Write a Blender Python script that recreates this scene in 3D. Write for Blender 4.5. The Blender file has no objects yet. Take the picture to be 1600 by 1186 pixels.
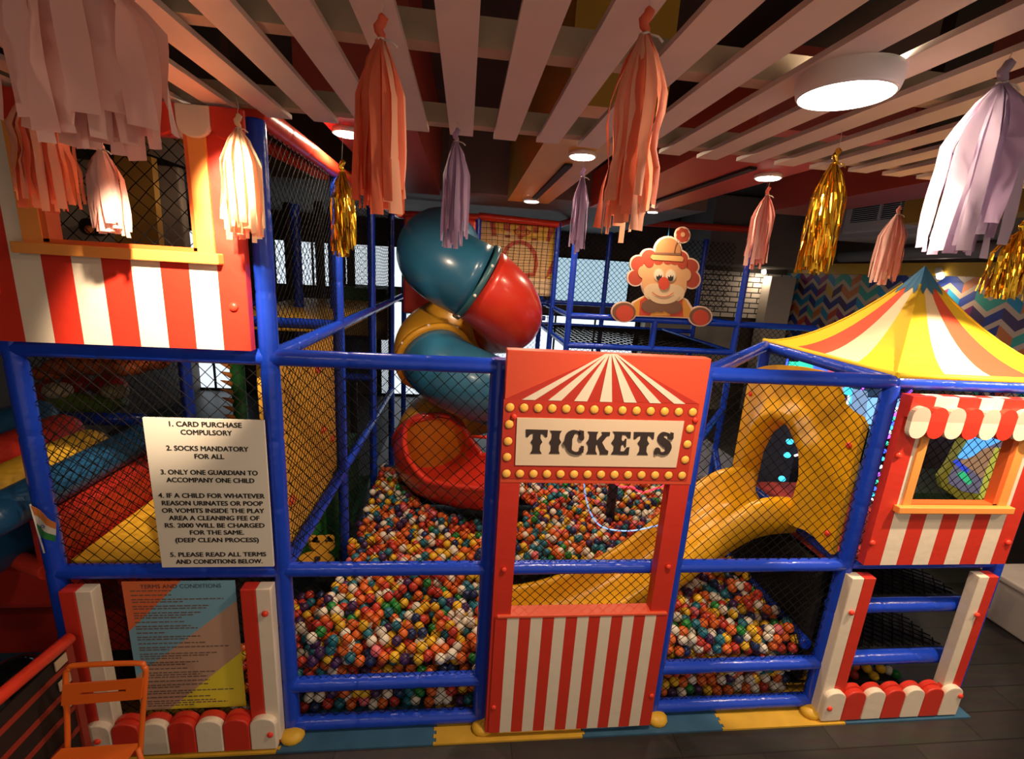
import bpy, math, random
from mathutils import Vector, Matrix
random.seed(7)
C = bpy.context.scene.collection
SC = bpy.context.scene
# ------------------------------------------------------------------ camera
FPX = 715.0
CAM = Vector((2.198, -2.459, 2.974)); YAW, PITCH, ROLL = 0.113, 0.2341, 0.0626
cy, sy, cp, sp = math.cos(YAW), math.sin(YAW), math.cos(PITCH), math.sin(PITCH)
FW = Vector((sy*cp, cy*cp, -sp)); r0 = Vector((cy, -sy, 0)); u0 = r0.cross(FW)
RT = math.cos(ROLL)*r0 + math.sin(ROLL)*u0
UP = -math.sin(ROLL)*r0 + math.cos(ROLL)*u0
cd = bpy.data.cameras.new('camera'); cam = bpy.data.objects.new('camera', cd); C.objects.link(cam)
cd.sensor_fit = 'HORIZONTAL'; cd.sensor_width = 36; cd.lens = FPX/1600*36; cd.clip_start = 0.02; cd.clip_end = 60
cam.matrix_world = Matrix(((RT.x, UP.x, -FW.x, CAM.x), (RT.y, UP.y, -FW.y, CAM.y), (RT.z, UP.z, -FW.z, CAM.z), (0, 0, 0, 1)))
SC.camera = cam
def at(x, y, X=None, Y=None, Z=None):
    "the point of the plane X=, Y= or Z= that photo pixel (x, y) looks at"
    d = FW + RT*((x-800)/FPX) - UP*((y-593)/FPX)
    t = (Y-CAM.y)/d.y if Y is not None else ((Z-CAM.z)/d.z if Z is not None else (X-CAM.x)/d.x)
    return CAM + d*t
# ------------------------------------------------------------------ world, exposure
w = bpy.data.worlds.new('world'); SC.world = w; w.use_nodes = True
w.node_tree.nodes['Background'].inputs[0].default_value = (1.0, 0.80, 0.64, 1)   # warm fill added through the open side behind the viewpoint
w.node_tree.nodes['Background'].inputs[1].default_value = 0.42
SC.view_settings.view_transform = 'Standard'; SC.view_settings.look = 'None'
SC.view_settings.exposure = 0.25; SC.view_settings.gamma = 1.0
WARM = (1.0, 0.74, 0.5)
# lamps: (kind, position, power)  -- built as things below
ROUND_LAMP_W = 42.0
SPOT_W = 330.0
PANEL_W = 22.0
# ------------------------------------------------------------------ materials
MATS = {}
def mat(name, col, rough=0.5, metal=0.0, emit=None, estr=0.0, bump=0.0, bscale=30.0, mottle=0.0, mscale=6.0, trans=0.0, coat=0.0, spec=None):
    if name in MATS: return MATS[name]
    m = bpy.data.materials.new(name); m.use_nodes = True; nt = m.node_tree
    b = nt.nodes['Principled BSDF']
    b.inputs['Base Color'].default_value = (*col, 1); b.inputs['Roughness'].default_value = rough; b.inputs['Metallic'].default_value = metal
    if coat: b.inputs['Coat Weight'].default_value = coat; b.inputs['Coat Roughness'].default_value = 0.15
    if spec is not None: b.inputs['Specular IOR Level'].default_value = spec
    if emit: b.inputs['Emission Color'].default_value = (*emit, 1); b.inputs['Emission Strength'].default_value = estr
    tc = None
    if bump or mottle:
        tc = nt.nodes.new('ShaderNodeTexCoord')
    if bump:
        n = nt.nodes.new('ShaderNodeTexNoise'); n.inputs['Scale'].default_value = bscale; n.inputs['Detail'].default_value = 3
        bp = nt.nodes.new('ShaderNodeBump'); bp.inputs['Strength'].default_value = bump; bp.inputs['Distance'].default_value = 0.02
        nt.links.new(tc.outputs['Object'], n.inputs['Vector']); nt.links.new(n.outputs['Fac'], bp.inputs['Height']); nt.links.new(bp.outputs['Normal'], b.inputs['Normal'])
    if mottle:
        n = nt.nodes.new('ShaderNodeTexNoise'); n.inputs['Scale'].default_value = mscale; n.inputs['Detail'].default_value = 5
        r = nt.nodes.new('ShaderNodeValToRGB')
        r.color_ramp.elements[0].position = 0.3; r.color_ramp.elements[1].position = 0.7
        r.color_ramp.elements[0].color = (*[c*(1-mottle) for c in col], 1); r.color_ramp.elements[1].color = (*[min(1, c*(1+mottle*.6)) for c in col], 1)
        nt.links.new(tc.outputs['Object'], n.inputs['Vector']); nt.links.new(n.outputs['Fac'], r.inputs['Fac']); nt.links.new(r.outputs['Color'], b.inputs['Base Color'])
    if trans:
        t = nt.nodes.new('ShaderNodeBsdfTranslucent'); t.inputs['Color'].default_value = (*col, 1)
        mx = nt.nodes.new('ShaderNodeMixShader'); mx.inputs[0].default_value = trans
        out = nt.nodes['Material Output']
        nt.links.new(b.outputs[0], mx.inputs[1]); nt.links.new(t.outputs[0], mx.inputs[2]); nt.links.new(mx.outputs[0], out.inputs['Surface'])
    MATS[name] = m
    return m
BLUE = mat('blue_vinyl', (0.010, 0.055, 0.56), 0.25, bump=0.25, bscale=14)
REDV = mat('red_vinyl', (0.62, 0.035, 0.018), 0.4, bump=0.15, bscale=12)
REDRAIL = mat('red_rail_vinyl', (0.75, 0.05, 0.02), 0.3, bump=0.2, bscale=14)
CREAM = mat('cream_vinyl', (0.80, 0.70, 0.56), 0.45, bump=0.15, bscale=12)
ORANGE = mat('orange_vinyl', (0.85, 0.33, 0.07), 0.45)
ORJAMB = mat('orange_red_vinyl', (0.72, 0.14, 0.03), 0.45)
BTN = mat('button_red', (0.8, 0.05, 0.025), 0.35)
BLACKNET = mat('net_cord', (0.006, 0.0055, 0.0055), 0.8, spec=.1)
YELPL = mat('yellow_plastic', (0.76, 0.39, 0.008), 0.3, mottle=0.12)
YELPAD = mat('yellow_pad', (0.72, 0.42, 0.03), 0.45, bump=0.1)
TEAL = mat('teal_plastic', (0.022, 0.13, 0.24), 0.3, mottle=0.12, mscale=3, coat=0.3)
REDPL = mat('red_plastic', (0.62, 0.035, 0.018), 0.28, mottle=0.1, mscale=3, coat=0.3)
YELTUBE = mat('ochre_plastic', (0.62, 0.30, 0.02), 0.32, mottle=0.1, mscale=3)
BLUEB = mat('blue_bolster', (0.015, 0.09, 0.22), 0.3, bump=0.2)
REDB = mat('red_bolster', (0.55, 0.03, 0.015), 0.4, bump=0.15)
DARK = mat('dark_void', (0.012, 0.010, 0.009), 0.8)
WHITEPL = mat('white_plastic', (0.8, 0.78, 0.74), 0.4)
STRING = mat('string', (0.75, 0.68, 0.6), 0.7)
INK = mat('black_print', (0.02, 0.018, 0.018), 0.6)
GREEN = mat('green_mat', (0.015, 0.16, 0.03), 0.55, mottle=0.2)
WOOD = mat('pale_timber', (0.48, 0.34, 0.22), 0.6, mottle=0.15)
SLATM = mat('white_painted_slat', (0.76, 0.64, 0.56), 0.5, mottle=0.04)
METALO = mat('orange_paint', (0.75, 0.14, 0.015), 0.35)
# ------------------------------------------------------------------ mesh building
ORG = {}
def root_of(o):
    while o.parent: o = o.parent
    return o
class MB:
    def __init__(s): s.v = []; s.f = []; s.m = []; s.sm = []
    def add(s, vs, fs, mi=0, smooth=False):
        o = len(s.v); s.v += [tuple(p) for p in vs]
        for f in fs: s.f.append([i+o for i in f]); s.m.append(mi); s.sm.append(smooth)
        return s
    def box(s, x0, x1, y0, y1, z0, z1, mi=0):
        vs = [(x0, y0, z0), (x1, y0, z0), (x1, y1, z0), (x0, y1, z0), (x0, y0, z1), (x1, y0, z1), (x1, y1, z1), (x0, y1, z1)]
        return s.add(vs, [(0, 3, 2, 1), (4, 5, 6, 7), (0, 1, 5, 4), (1, 2, 6, 5), (2, 3, 7, 6), (3, 0, 4, 7)], mi)
    def prism(s, pts, off, mi=0, mside=None, smooth=False):
        "polygon pts (front) extruded by off to its back"
        n = len(pts); off = Vector(off); P = [Vector(p) for p in pts]
        vs = P + [p+off for p in P]
        s.add(vs, [list(range(n)), list(range(2*n-1, n-1, -1))], mi)
        o = len(s.v)-2*n
        for i in range(n):
            j = (i+1) % n
            s.f.append([o+j, o+i, o+n+i, o+n+j]); s.m.append(mi if mside is None else mside); s.sm.append(smooth)
        return s
    def tube(s, pts, r, n=10, mi=0, caps=True, closed=False, smooth=True):
        P = [Vector(p) for p in pts]; k = len(P)
        rs = r if isinstance(r, (list, tuple)) else [r]*k
        T = []
        for i in range(k):
            if closed: t = P[(i+1) % k]-P[i-1]
            else: t = P[min(i+1, k-1)]-P[max(i-1, 0)]
            T.append(t.normalized() if t.length > 1e-9 else (T[-1] if T else Vector((0, 0, 1))))
        a = Vector((0, 0, 1)) if abs(T[0].z) < 0.9 else Vector((1, 0, 0))
        N = (a-T[0]*a.dot(T[0])).normalized()
        vs = []
        for i in range(k):
            N = (N-T[i]*N.dot(T[i])).normalized(); B = T[i].cross(N)
            for j in range(n):
                q = 2*math.pi*j/n
                vs.append(P[i]+(N*math.cos(q)+B*math.sin(q))*rs[i])
        fs = []
        for i in range(k if closed else k-1):
            i2 = (i+1) % k
            for j in range(n):
                j2 = (j+1) % n
                fs.append((i*n+j, i*n+j2, i2*n+j2, i2*n+j))
        s.add(vs, fs, mi, smooth)
        if caps and not closed:
            o = len(s.v)-k*n
            s.f.append([o+j for j in range(n-1, -1, -1)]); s.m.append(mi); s.sm.append(False)
            s.f.append([o+(k-1)*n+j for j in range(n)]); s.m.append(mi); s.sm.append(False)
        return s
    def padpipe(s, a, b, r=0.047, seg=0.36, n=14, mi=0):
        "foam sleeve with taped joints"
        a = Vector(a); b = Vector(b); L = (b-a).length; k = max(1, round(L/seg)); pts = []; rs = []
        d = (b-a)/L
        for i in range(k):
            l0 = L*i/k; l1 = L*(i+1)/k
            for q, f in ((0, .93), (.012, .985), (.04, 1), ((l1-l0)/2, 1.012), (l1-l0-.04, 1), (l1-l0-.012, .985)):
                pts.append(a+d*(l0+q)); rs.append(r*f)
        pts.append(b); rs.append(r*.93)
        return s.tube(pts, rs, n, mi)
    def ball(s, c, r, mi=0, nu=12, nv=8, sc=(1, 1, 1)):
        c = Vector(c); vs = [c+Vector((0, 0, r*sc[2]))]
        for i in range(1, nv):
            th = math.pi*i/nv
            for j in range(nu):
                ph = 2*math.pi*j/nu
                vs.append(c+Vector((r*math.sin(th)*math.cos(ph)*sc[0], r*math.sin(th)*math.sin(ph)*sc[1], r*math.cos(th)*sc[2])))
        vs.append(c-Vector((0, 0, r*sc[2]))); fs = []
        for j in range(nu): fs.append((0, 1+j, 1+(j+1) % nu))
        for i in range(nv-2):
            for j in range(nu):
                a = 1+i*nu; j2 = (j+1) % nu
                fs.append((a+j, a+nu+j, a+nu+j2, a+j2))
        e = len(vs)-1; a = 1+(nv-2)*nu
        for j in range(nu): fs.append((a+j, e, a+(j+1) % nu))
        return s.add(vs, fs, mi, True)
    def disc(s, c, r, h, n=32, mi=0, mi_bottom=None, axis='z'):
        c = Vector(c); top = []; bot = []
        for j in range(n):
            q = 2*math.pi*j/n
            e = Vector((math.cos(q)*r, math.sin(q)*r, 0)) if axis == 'z' else Vector((math.cos(q)*r, 0, math.sin(q)*r))
            ax = Vector((0, 0, h)) if axis == 'z' else Vector((0, h, 0))
            bot.append(c+e); top.append(c+e+ax)
        fs = [list(range(n-1, -1, -1)), list(range(n, 2*n))]
        s.add(bot+top, [fs[0]], mi if mi_bottom is None else mi_bottom); o = len(s.v)-2*n
        s.f.append([o+i for i in fs[1]]); s.m.append(mi); s.sm.append(False)
        for j in range(n):
            k = (j+1) % n
            s.f.append([o+j, o+k, o+n+k, o+n+j]); s.m.append(mi); s.sm.append(True)
        return s
    def build(s, name, mats, parent=None, origin=None, bevel=0):
        if not isinstance(mats, (list, tuple)): mats = [mats]
        if parent is not None: org = Vector(ORG[root_of(parent).name])
        elif origin is not None: org = Vector(origin)
        else:
            xs = [v[0] for v in s.v]; ys = [v[1] for v in s.v]; zs = [v[2] for v in s.v]
            org = Vector(((min(xs)+max(xs))/2, (min(ys)+max(ys))/2, min(zs)))
        me = bpy.data.meshes.new(name)
        me.from_pydata([(v[0]-org.x, v[1]-org.y, v[2]-org.z) for v in s.v], [], s.f)
        for m in mats: me.materials.append(m)
        me.polygons.foreach_set('material_index', s.m); me.polygons.foreach_set('use_smooth', s.sm); me.update()
        o = bpy.data.objects.new(name, me); C.objects.link(o)
        if parent is not None: o.parent = parent
        else: o.location = org; ORG[o.name] = org
        if bevel:
            b = o.modifiers.new('soft_edge', 'BEVEL'); b.width = bevel; b.segments = 3; b.limit_method = 'ANGLE'; b.angle_limit = math.radians(50)
        return o
def tag(o, label, cat, group=None, kind=None):
    if label: o['label'] = label
    if cat: o['category'] = cat
    if group: o['group'] = group
    if kind: o['kind'] = kind
    return o
def thing(name, label, cat, loc, group=None):
    o = bpy.data.objects.new(name, None); C.objects.link(o); o.location = loc; ORG[o.name] = Vector(loc); o.empty_display_size = 0.1
    return tag(o, label, cat, group)
def struct(o): o['kind'] = 'structure'; return o
def part(o, label): o['label'] = label; return o
def ell(cx, cyy, rx, ry, n=28, a0=0, a1=360):
    return [(cx+rx*math.cos(math.radians(a0+(a1-a0)*i/n)), cyy+ry*math.sin(math.radians(a0+(a1-a0)*i/n))) for i in range(n if a1-a0 == 360 else n+1)]
def onY(px, Y): return [at(x, y, Y=Y) for x, y in px]
def fix_front(pts):
    "order so that the face normal points to -Y"
    a = 0
    for i in range(len(pts)):
        p, q = pts[i], pts[(i+1) % len(pts)]; a += p.x*q.z-q.x*p.z
    return pts if a > 0 else pts[::-1]
def flatpx(mb, px, Y, th, mi=0, mside=None):
    return mb.prism(fix_front(onY(px, Y)), (0, th, 0), mi, mside)
def xz(mb, pts, Y, th, mi=0, mside=None):
    return mb.prism(fix_front([Vector((x, Y, z)) for x, z in pts]), (0, th, 0), mi, mside)
def stroke(pts, widths):
    L = []; R = []
    n = len(pts)
    for i in range(n):
        a = Vector(pts[max(i-1, 0)]); b = Vector(pts[min(i+1, n-1)]); d = (b-a).normalized(); nn = Vector((-d.y, d.x)); p = Vector(pts[i])
        wd = widths[i] if isinstance(widths, (list, tuple)) else widths
        L.append(tuple(p+nn*wd/2)); R.append(tuple(p-nn*wd/2))
    return L, R
def stroke_px(mb, pts, widths, Y, th, mi=0):
    L, R = stroke(pts, widths)
    for i in range(len(L)-1): flatpx(mb, [L[i], L[i+1], R[i+1], R[i]], Y, th, mi)
def spline(pts, k=8):
    P = [Vector(p) for p in pts]; out = []
    for i in range(len(P)-1):
        p0 = P[max(i-1, 0)]; p1 = P[i]; p2 = P[i+1]; p3 = P[min(i+2, len(P)-1)]
        for j in range(k):
            t = j/k
            out.append(0.5*((2*p1)+(p2-p0)*t+(2*p0-5*p1+4*p2-p3)*t*t+(3*p1-p0-3*p2+p3)*t**3))
    out.append(P[-1]); return out
TEXT_DG = None
def text_into(mb, s, cx, zc, Y, width, cap, th=0.002, mi=0, bold=0.012, spacing=1.0):
    "one line of lettering centred at (cx, zc) on plane Y, fitted to width and cap height"
    cu = bpy.data.curves.new('lettering', 'FONT'); cu.body = s; cu.align_x = 'LEFT'; cu.size = 1; cu.offset = bold; cu.space_character = spacing
    cu.resolution_u = 3
    o = bpy.data.objects.new('lettering', cu); C.objects.link(o); bpy.context.view_layer.update()
    me = bpy.data.meshes.new_from_object(o.evaluated_get(bpy.context.evaluated_depsgraph_get()))
    bpy.data.objects.remove(o); bpy.data.curves.remove(cu)
    xs = [v.co.x for v in me.vertices]; x0, x1 = min(xs), max(xs)
    sx = width/(x1-x0); capu = 0.73; sz = cap/capu
    vs = [(cx+(v.co.x-(x0+x1)/2)*sx, Y, zc+(v.co.y-capu/2)*sz) for v in me.vertices]
    mb.add(vs, [list(p.vertices) for p in me.polygons], mi)
    bpy.data.meshes.remove(me)
# ------------------------------------------------------------------ nets
def net(name, label, o, ux, uy, W, H, cell=0.042, r=0.0024, group=None, clip=None, sag=0.01, square=False):
    o = Vector(o); ux = Vector(ux).normalized(); uy = Vector(uy).normalized(); nz = ux.cross(uy)
    mb = MB(); d = cell*math.sqrt(2)
    rng = random.Random(hash(label) & 0xffff if False else len(label)*131+int(W*100))
    ph = rng.random()*6
    def pos(u, v):
        e = sag*math.sin(math.pi*max(0, min(1, u/W)))*math.sin(math.pi*max(0, min(1, v/H)))
        du = 0.006*math.sin(9*v+ph)+0.004*math.sin(23*v+5*u); dv = 0.006*math.sin(8*u+ph*2)
        k = min(1, 12*min(u/W, 1-u/W, v/H, 1-v/H)) if 0 <= u <= W and 0 <= v <= H else 0
        return o+ux*(u+du*max(k, 0))+uy*(v+dv*max(k, 0))+nz*e
    lines = []
    if square:
        i = cell
        while i < W: lines.append(((i, 0), (i, H))); i += cell
        i = cell
        while i < H: lines.append(((0, i), (W, i))); i += cell
    else:
        c = -H
        while c < W:
            u0, v0 = (c, 0) if c >= 0 else (0, -c)
            t = min(W-u0, H-v0)
            if t > 0.02: lines.append(((u0, v0), (u0+t, v0+t)))
            u0, v0 = (W-c, 0) if c >= 0 else (W, -c)
            t = min(u0, H-v0)
            if t > 0.02: lines.append(((u0, v0), (u0-t, v0+t)))
            c += d
    for (a, b) in lines:
        L = math.hypot(b[0]-a[0], b[1]-a[1]); k = max(1, int(L/0.11))
        pts = []
        for i in range(k+1):
            u = a[0]+(b[0]-a[0])*i/k; v = a[1]+(b[1]-a[1])*i/k
            if clip is None or clip(u, v): pts.append(pos(u, v))
            else:
                if len(pts) > 1: mb.tube(pts, r, 3, 0, False)
                pts = []
        if len(pts) > 1: mb.tube(pts, r, 3, 0, False)
    ob = mb.build(name, BLACKNET)
    return tag(ob, label, 'net', group)
# ================================================================== ROOM
def floor_mat():
    m = bpy.data.materials.new('dark_floor_planks'); m.use_nodes = True; nt = m.node_tree; b = nt.nodes['Principled BSDF']
    tc = nt.nodes.new('ShaderNodeTexCoord'); br = nt.nodes.new('ShaderNodeTexBrick')
    br.inputs['Scale'].default_value = 1; br.inputs['Brick Width'].default_value = 1.1; br.inputs['Row Height'].default_value = 0.2
    br.inputs['Mortar Size'].default_value = 0.004
    br.inputs['Color1'].default_value = (0.050, 0.044, 0.042, 1); br.inputs['Color2'].default_value = (0.030, 0.027, 0.026, 1); br.inputs['Mortar'].default_value = (0.012, 0.011, 0.011, 1)
    n = nt.nodes.new('ShaderNodeTexNoise'); n.inputs['Scale'].default_value = 4; n.inputs['Detail'].default_value = 6
    mp = nt.nodes.new('ShaderNodeMapping'); mp.inputs['Scale'].default_value = (1, 6, 1)
    mx = nt.nodes.new('ShaderNodeMixRGB'); mx.blend_type = 'MULTIPLY'; mx.inputs[0].default_value = 0.7
    nt.links.new(tc.outputs['Object'], br.inputs['Vector']); nt.links.new(tc.outputs['Object'], mp.inputs['Vector']); nt.links.new(mp.outputs['Vector'], n.inputs['Vector'])
    nt.links.new(br.outputs['Color'], mx.inputs[1]); nt.links.new(n.outputs['Color'], mx.inputs[2]); nt.links.new(mx.outputs['Color'], b.inputs['Base Color'])
    b.inputs['Roughness'].default_value = 0.45
    return m
def brick_mat():
    m = bpy.data.materials.new('white_painted_brick'); m.use_nodes = True; nt = m.node_tree; b = nt.nodes['Principled BSDF']
    tc = nt.nodes.new('ShaderNodeTexCoord'); mp = nt.nodes.new('ShaderNodeMapping'); mp.inputs['Rotation'].default_value = (math.radians(-90), 0, 0)
    br = nt.nodes.new('ShaderNodeTexBrick'); br.inputs['Scale'].default_value = 1; br.inputs['Brick Width'].default_value = 0.34; br.inputs['Row Height'].default_value = 0.12
    br.inputs['Mortar Size'].default_value = 0.014
    br.inputs['Color1'].default_value = (0.75, 0.70, 0.62, 1); br.inputs['Color2'].default_value = (0.6, 0.56, 0.5, 1); br.inputs['Mortar'].default_value = (0.03, 0.025, 0.025, 1)
    nt.links.new(tc.outputs['Object'], mp.inputs['Vector']); nt.links.new(mp.outputs['Vector'], br.inputs['Vector']); nt.links.new(br.outputs['Color'], b.inputs['Base Color'])
    return m
def chevron_mat():
    m = bpy.data.materials.new('chevron_wallpaper'); m.use_nodes = True; nt = m.node_tree; b = nt.nodes['Principled BSDF']; N = nt.nodes; Lk = nt.links
    tc = N.new('ShaderNodeTexCoord'); sp_ = N.new('ShaderNodeSeparateXYZ'); Lk.new(tc.outputs['Object'], sp_.inputs[0])
    def M(op, a, b_=None):
        n = N.new('ShaderNodeMath'); n.operation = op
        for i, v in enumerate((a, b_)):
            if v is None: continue
            if isinstance(v, (int, float)): n.inputs[i].default_value = v
            else: Lk.new(v, n.inputs[i])
        return n.outputs[0]
    per = 0.42
    u = M('DIVIDE', sp_.outputs['Y'], per)
    tri = M('PINGPONG', u, 0.5)                                     # 0..0.5
    v = M('DIVIDE', M('ADD', sp_.outputs['Z'], M('MULTIPLY', tri, 0.32)), 0.24)
    band = M('FLOOR', v); fr = M('FRACT', v)
    cell = M('FLOOR', M('MULTIPLY', u, 2.0))
    cb = N.new('ShaderNodeCombineXYZ'); Lk.new(band, cb.inputs[0]); Lk.new(cell, cb.inputs[1])
    wn = N.new('ShaderNodeTexWhiteNoise'); wn.noise_dimensions = '2D'; Lk.new(cb.outputs[0], wn.inputs['Vector'])
    rp = N.new('ShaderNodeValToRGB'); rp.color_ramp.interpolation = 'CONSTANT'
    cols = [(0.03, 0.05, 0.28), (0.6, 0.08, 0.04), (0.02, 0.3, 0.55), (0.07, 0.04, 0.12), (0.65, 0.2, 0.05), (0.05, 0.4, 0.33), (0.25, 0.03, 0.15), (0.04, 0.08, 0.4), (0.7, 0.45, 0.05)]
    e = rp.color_ramp.elements
    for i, c in enumerate(cols):
        if i < 2: el = e[i]; el.position = i/len(cols)
        else: el = e.new(i/len(cols))
        el.color = (*c, 1)
    Lk.new(wn.outputs['Value'], rp.inputs['Fac'])
    isb = M('LESS_THAN', fr, 0.36)
    mx = N.new('ShaderNodeMixRGB'); Lk.new(isb, mx.inputs[0]); Lk.new(rp.outputs['Color'], mx.inputs[1]); mx.inputs[2].default_value = (0.62, 0.48, 0.36, 1)
    Lk.new(mx.outputs['Color'], b.inputs['Base Color']); b.inputs['Roughness'].default_value = 0.5
    return m
CEILD = mat('dark_ceiling_paint', (0.05, 0.042, 0.038), 0.8, mottle=0.2, mscale=2)
SOFF = mat('grey_brown_soffit', (0.16, 0.135, 0.115), 0.7, mottle=0.1, mscale=2)
WALLD = mat('brown_wall_paint', (0.12, 0.09, 0.07), 0.7, mottle=0.15, mscale=1.5)
YBEAM = mat('mustard_paint', (0.62, 0.33, 0.03), 0.5, mottle=0.12, mscale=2)
RBEAM = mat('brick_red_paint', (0.42, 0.06, 0.035), 0.5, mottle=0.12, mscale=2)
GLOW = mat('daylight_window_glass', (0.8, 0.85, 0.9), 0.3, emit=(0.82, 0.92, 1.0), estr=.95)
GLOWB = mat('blue_tinted_window_glass', (0.6, 0.75, 0.85), 0.3, emit=(0.5, 0.74, 0.88), estr=.72)
X0, X1, Y0, Y1, ZC = -3.5, 9.8, -4.6, 8.0, 4.6
struct(MB().box(X0, X1, Y0, Y1, -0.1, 0).build('floor', floor_mat()))
struct(MB().box(X0, X1, Y0, Y1, ZC, ZC+0.1).build('ceiling', CEILD))
struct(MB().box(X0-0.1, X0, Y0, Y1, 0, ZC).build('wall_left', WALLD))
struct(MB().box(X0, 0.3, Y0-0.1, Y0, 0, ZC).build('wall_fill_blocker', WALLD))  # unseen wall piece, added to keep the fill light off the left side
struct(MB().box(X0, X1, Y1, Y1+0.1, 0, ZC).build('wall_back', WALLD))
# right wall: plain below and above, chevron paper in between
mb = MB(); mb.box(X1, X1+0.1, Y0, Y1, 0, 1.6, 0); mb.box(X1, X1+0.1, Y0, Y1, 1.6, 3.3, 1); mb.box(X1, X1+0.1, Y0, Y1, 3.3, ZC, 0)
struct(mb.build('wall_right', [SOFF, chevron_mat()], origin=(0, 0, 0)))
struct(MB().box(X1-0.16, X1, -1, 7.6, 3.3, 3.5).build('trim_1', mat('mustard_trim', (0.72, 0.42, 0.03), 0.4)))
# soffit over the rear, its front face, painted beams over the front
struct(MB().box(1.95, 5.25, 3.5, Y1, 3.86, ZC).build('ceiling_soffit', SOFF))
struct(MB().box(X0, 1.95, 3.5, Y1, 3.86, ZC).build('ceiling_soffit', WALLD))
struct(MB().box(2.68, 3.19, .05, 3.5, 3.8, ZC).build('beam_yellow', YBEAM))
mb = MB(); mb.box(3.72, 4.62, 0.1, 3.5, 3.8, 4.2); struct(mb.build('beam_red', RBEAM))
struct(MB().box(1.28, 1.86, 0.3, 3.5, 3.8, ZC).build('beam_red_side', RBEAM))
struct(MB().box(-0.7, -0.1, 0.3, 3.5, 3.8, ZC).build('beam_yellow_side', YBEAM))
struct(MB().box(6.0, 6.6, 0.3, 3.5, 3.9, ZC).build('beam_red_far', RBEAM))
struct(MB().box(8.0, 8.4, 0.3, 3.5, 3.9, ZC).build('beam_yellow_far', YBEAM))
FAS = (mat('fascia_tan', (.42, .29, .18), .6), mat('fascia_maroon', (.26, .035, .02), .6), mat('fascia_brown', (.05, .03, .022), .7))
def fascia(n, x0, x1, ph, wd=.26):
    f = MB(); k = int((x1-x0)/wd)
    for i in range(k): f.box(x0+i*wd, x0+(i+1)*wd, .12, .2, 3.66, ZC, (0, 2, 1, 2, 2)[(i+ph) % 5])
    struct(f.build('trim_%d' % n, FAS))
fascia(2, -3.4, 1.24, 0); fascia(3, 4.75, 9.7, 1)
# linear air slots under the beams
for nm, lab, xa, ya, yb in (('air_slot', 'dark linear air slot in the underside of the mustard ceiling beam', 2.96, 1.3, 3.1), ('air_slot', 'dark linear air slot in the underside of the red ceiling beam', 4.22, 0.9, 3.2)):
    tag(MB().box(xa-.03, xa+.03, ya, yb, 3.78, 3.81).build(nm, DARK), lab, 'vent')
# windows in the back wall (photo corners -> back wall plane)
def window(n, px0, py0, px1, py1, mull=(), g=None):
    a = at(px0, py0, Y=7.95); b = at(px1, py1, Y=7.95)
    x0, x1, z0, z1 = a.x, b.x, max(0.05, b.z), a.z
    o = struct(MB().box(x0, x1, 7.93, 7.99, z0, z1).build('window_%d' % n, g or GLOW))
    fr = MB(); t = .035
    fr.box(x0-t, x0, 7.9, 8, z0-t, z1+t); fr.box(x1, x1+t, 7.9, 8, z0-t, z1+t); fr.box(x0, x1, 7.9, 8, z1, z1+t); fr.box(x0, x1, 7.9, 8, z0-t, z0)
    for f in mull: fr.box(x0+(x1-x0)*f-.02, x0+(x1-x0)*f+.02, 7.9, 8, z0, z1)
    fr.build('window_frame', DARK, o)
window(1, 255, 358, 320, 402); window(2, 430, 375, 515, 447, (.35, .7)); window(3, 540, 381, 642, 449)
window(4, 596, 470, 800, 622, (.3, .6)); window(5, 868, 402, 977, 476, (), GLOWB); window(6, 805, 490, 980, 600, (.33, .66)); window(7, 1002, 498, 1075, 560)
window(8, 300, 548, 372, 612, (.5,)); window(9, 130, 556, 260, 566)
a = at(1098, 425, Y=7.9); b = at(1222, 492, Y=7.9)
struct(MB().box(a.x, 9.8, 7.86, 8.0, 2.2, 3.25).build('wall_brick', brick_mat()))
struct(MB().box(at(1198, 430, Y=7.7).x, at(1236, 430, Y=7.7).x, 7.5, 7.8, 0, 3.2).build('pillar_white', mat('off_white_paint', (0.6, 0.55, 0.48), 0.6)))
mb = MB(); a = at(1110, 515, Y=7.5); struct(MB().box(6.3, 8.6, 7.6, 7.9, 0, 2.1).build('wall_pale_partition', mat('pale_partition', (0.42, 0.4, 0.34), 0.7)))
# ---------------------------------------------------------------- slatted ceiling
root = thing('slatted_ceiling', 'white painted timber slats hanging under the dark ceiling above the play area', 'ceiling slats', (2, -2, 3.6))
for i in range(-26, 31):
    xc = 2.155+0.2125*i
    MB().box(xc-.056, xc+.056, -3.9, 0.02+0.01*math.sin(i*2.3), 3.6, 3.618).build('slat', SLATM, root)
for y in (-0.06, -0.85, -1.7, -2.6, -3.6):
    MB().box(X0+.05, 8.7, y-.035, y+.035, 3.618, 3.70).build('batten', WOOD, root)
# ---------------------------------------------------------------- lamps
LAMPW = mat('lamp_diffuser', (1, 1, 1), 0.4, emit=(1.0, 0.9, 0.74), estr=14)
def area(parent, loc, size, power, color=WARM, rot=(0, 0, 0)):
    l = bpy.data.lights.new('lamp_light', 'AREA'); l.shape = 'DISK'; l.size = size; l.energy = power; l.color = color
    o = bpy.data.objects.new('lamp_light', l); C.objects.link(o); o.parent = parent; o.location = Vector(loc)-ORG[parent.name]; o.rotation_euler = rot
    return o
def spot(parent, loc, target, power, deg, blend=0.15, color=WARM, size=0.03):
    l = bpy.data.lights.new('lamp_spot', 'SPOT'); l.energy = power; l.spot_size = math.radians(deg); l.spot_blend = blend; l.color = color; l.shadow_soft_size = size
    o = bpy.data.objects.new('lamp_spot', l); C.objects.link(o); o.parent = parent; o.location = Vector(loc)-ORG[parent.name]
    o.rotation_euler = (Vector(target)-Vector(loc)).to_track_quat('-Z', 'Y').to_euler()
    return o
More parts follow.
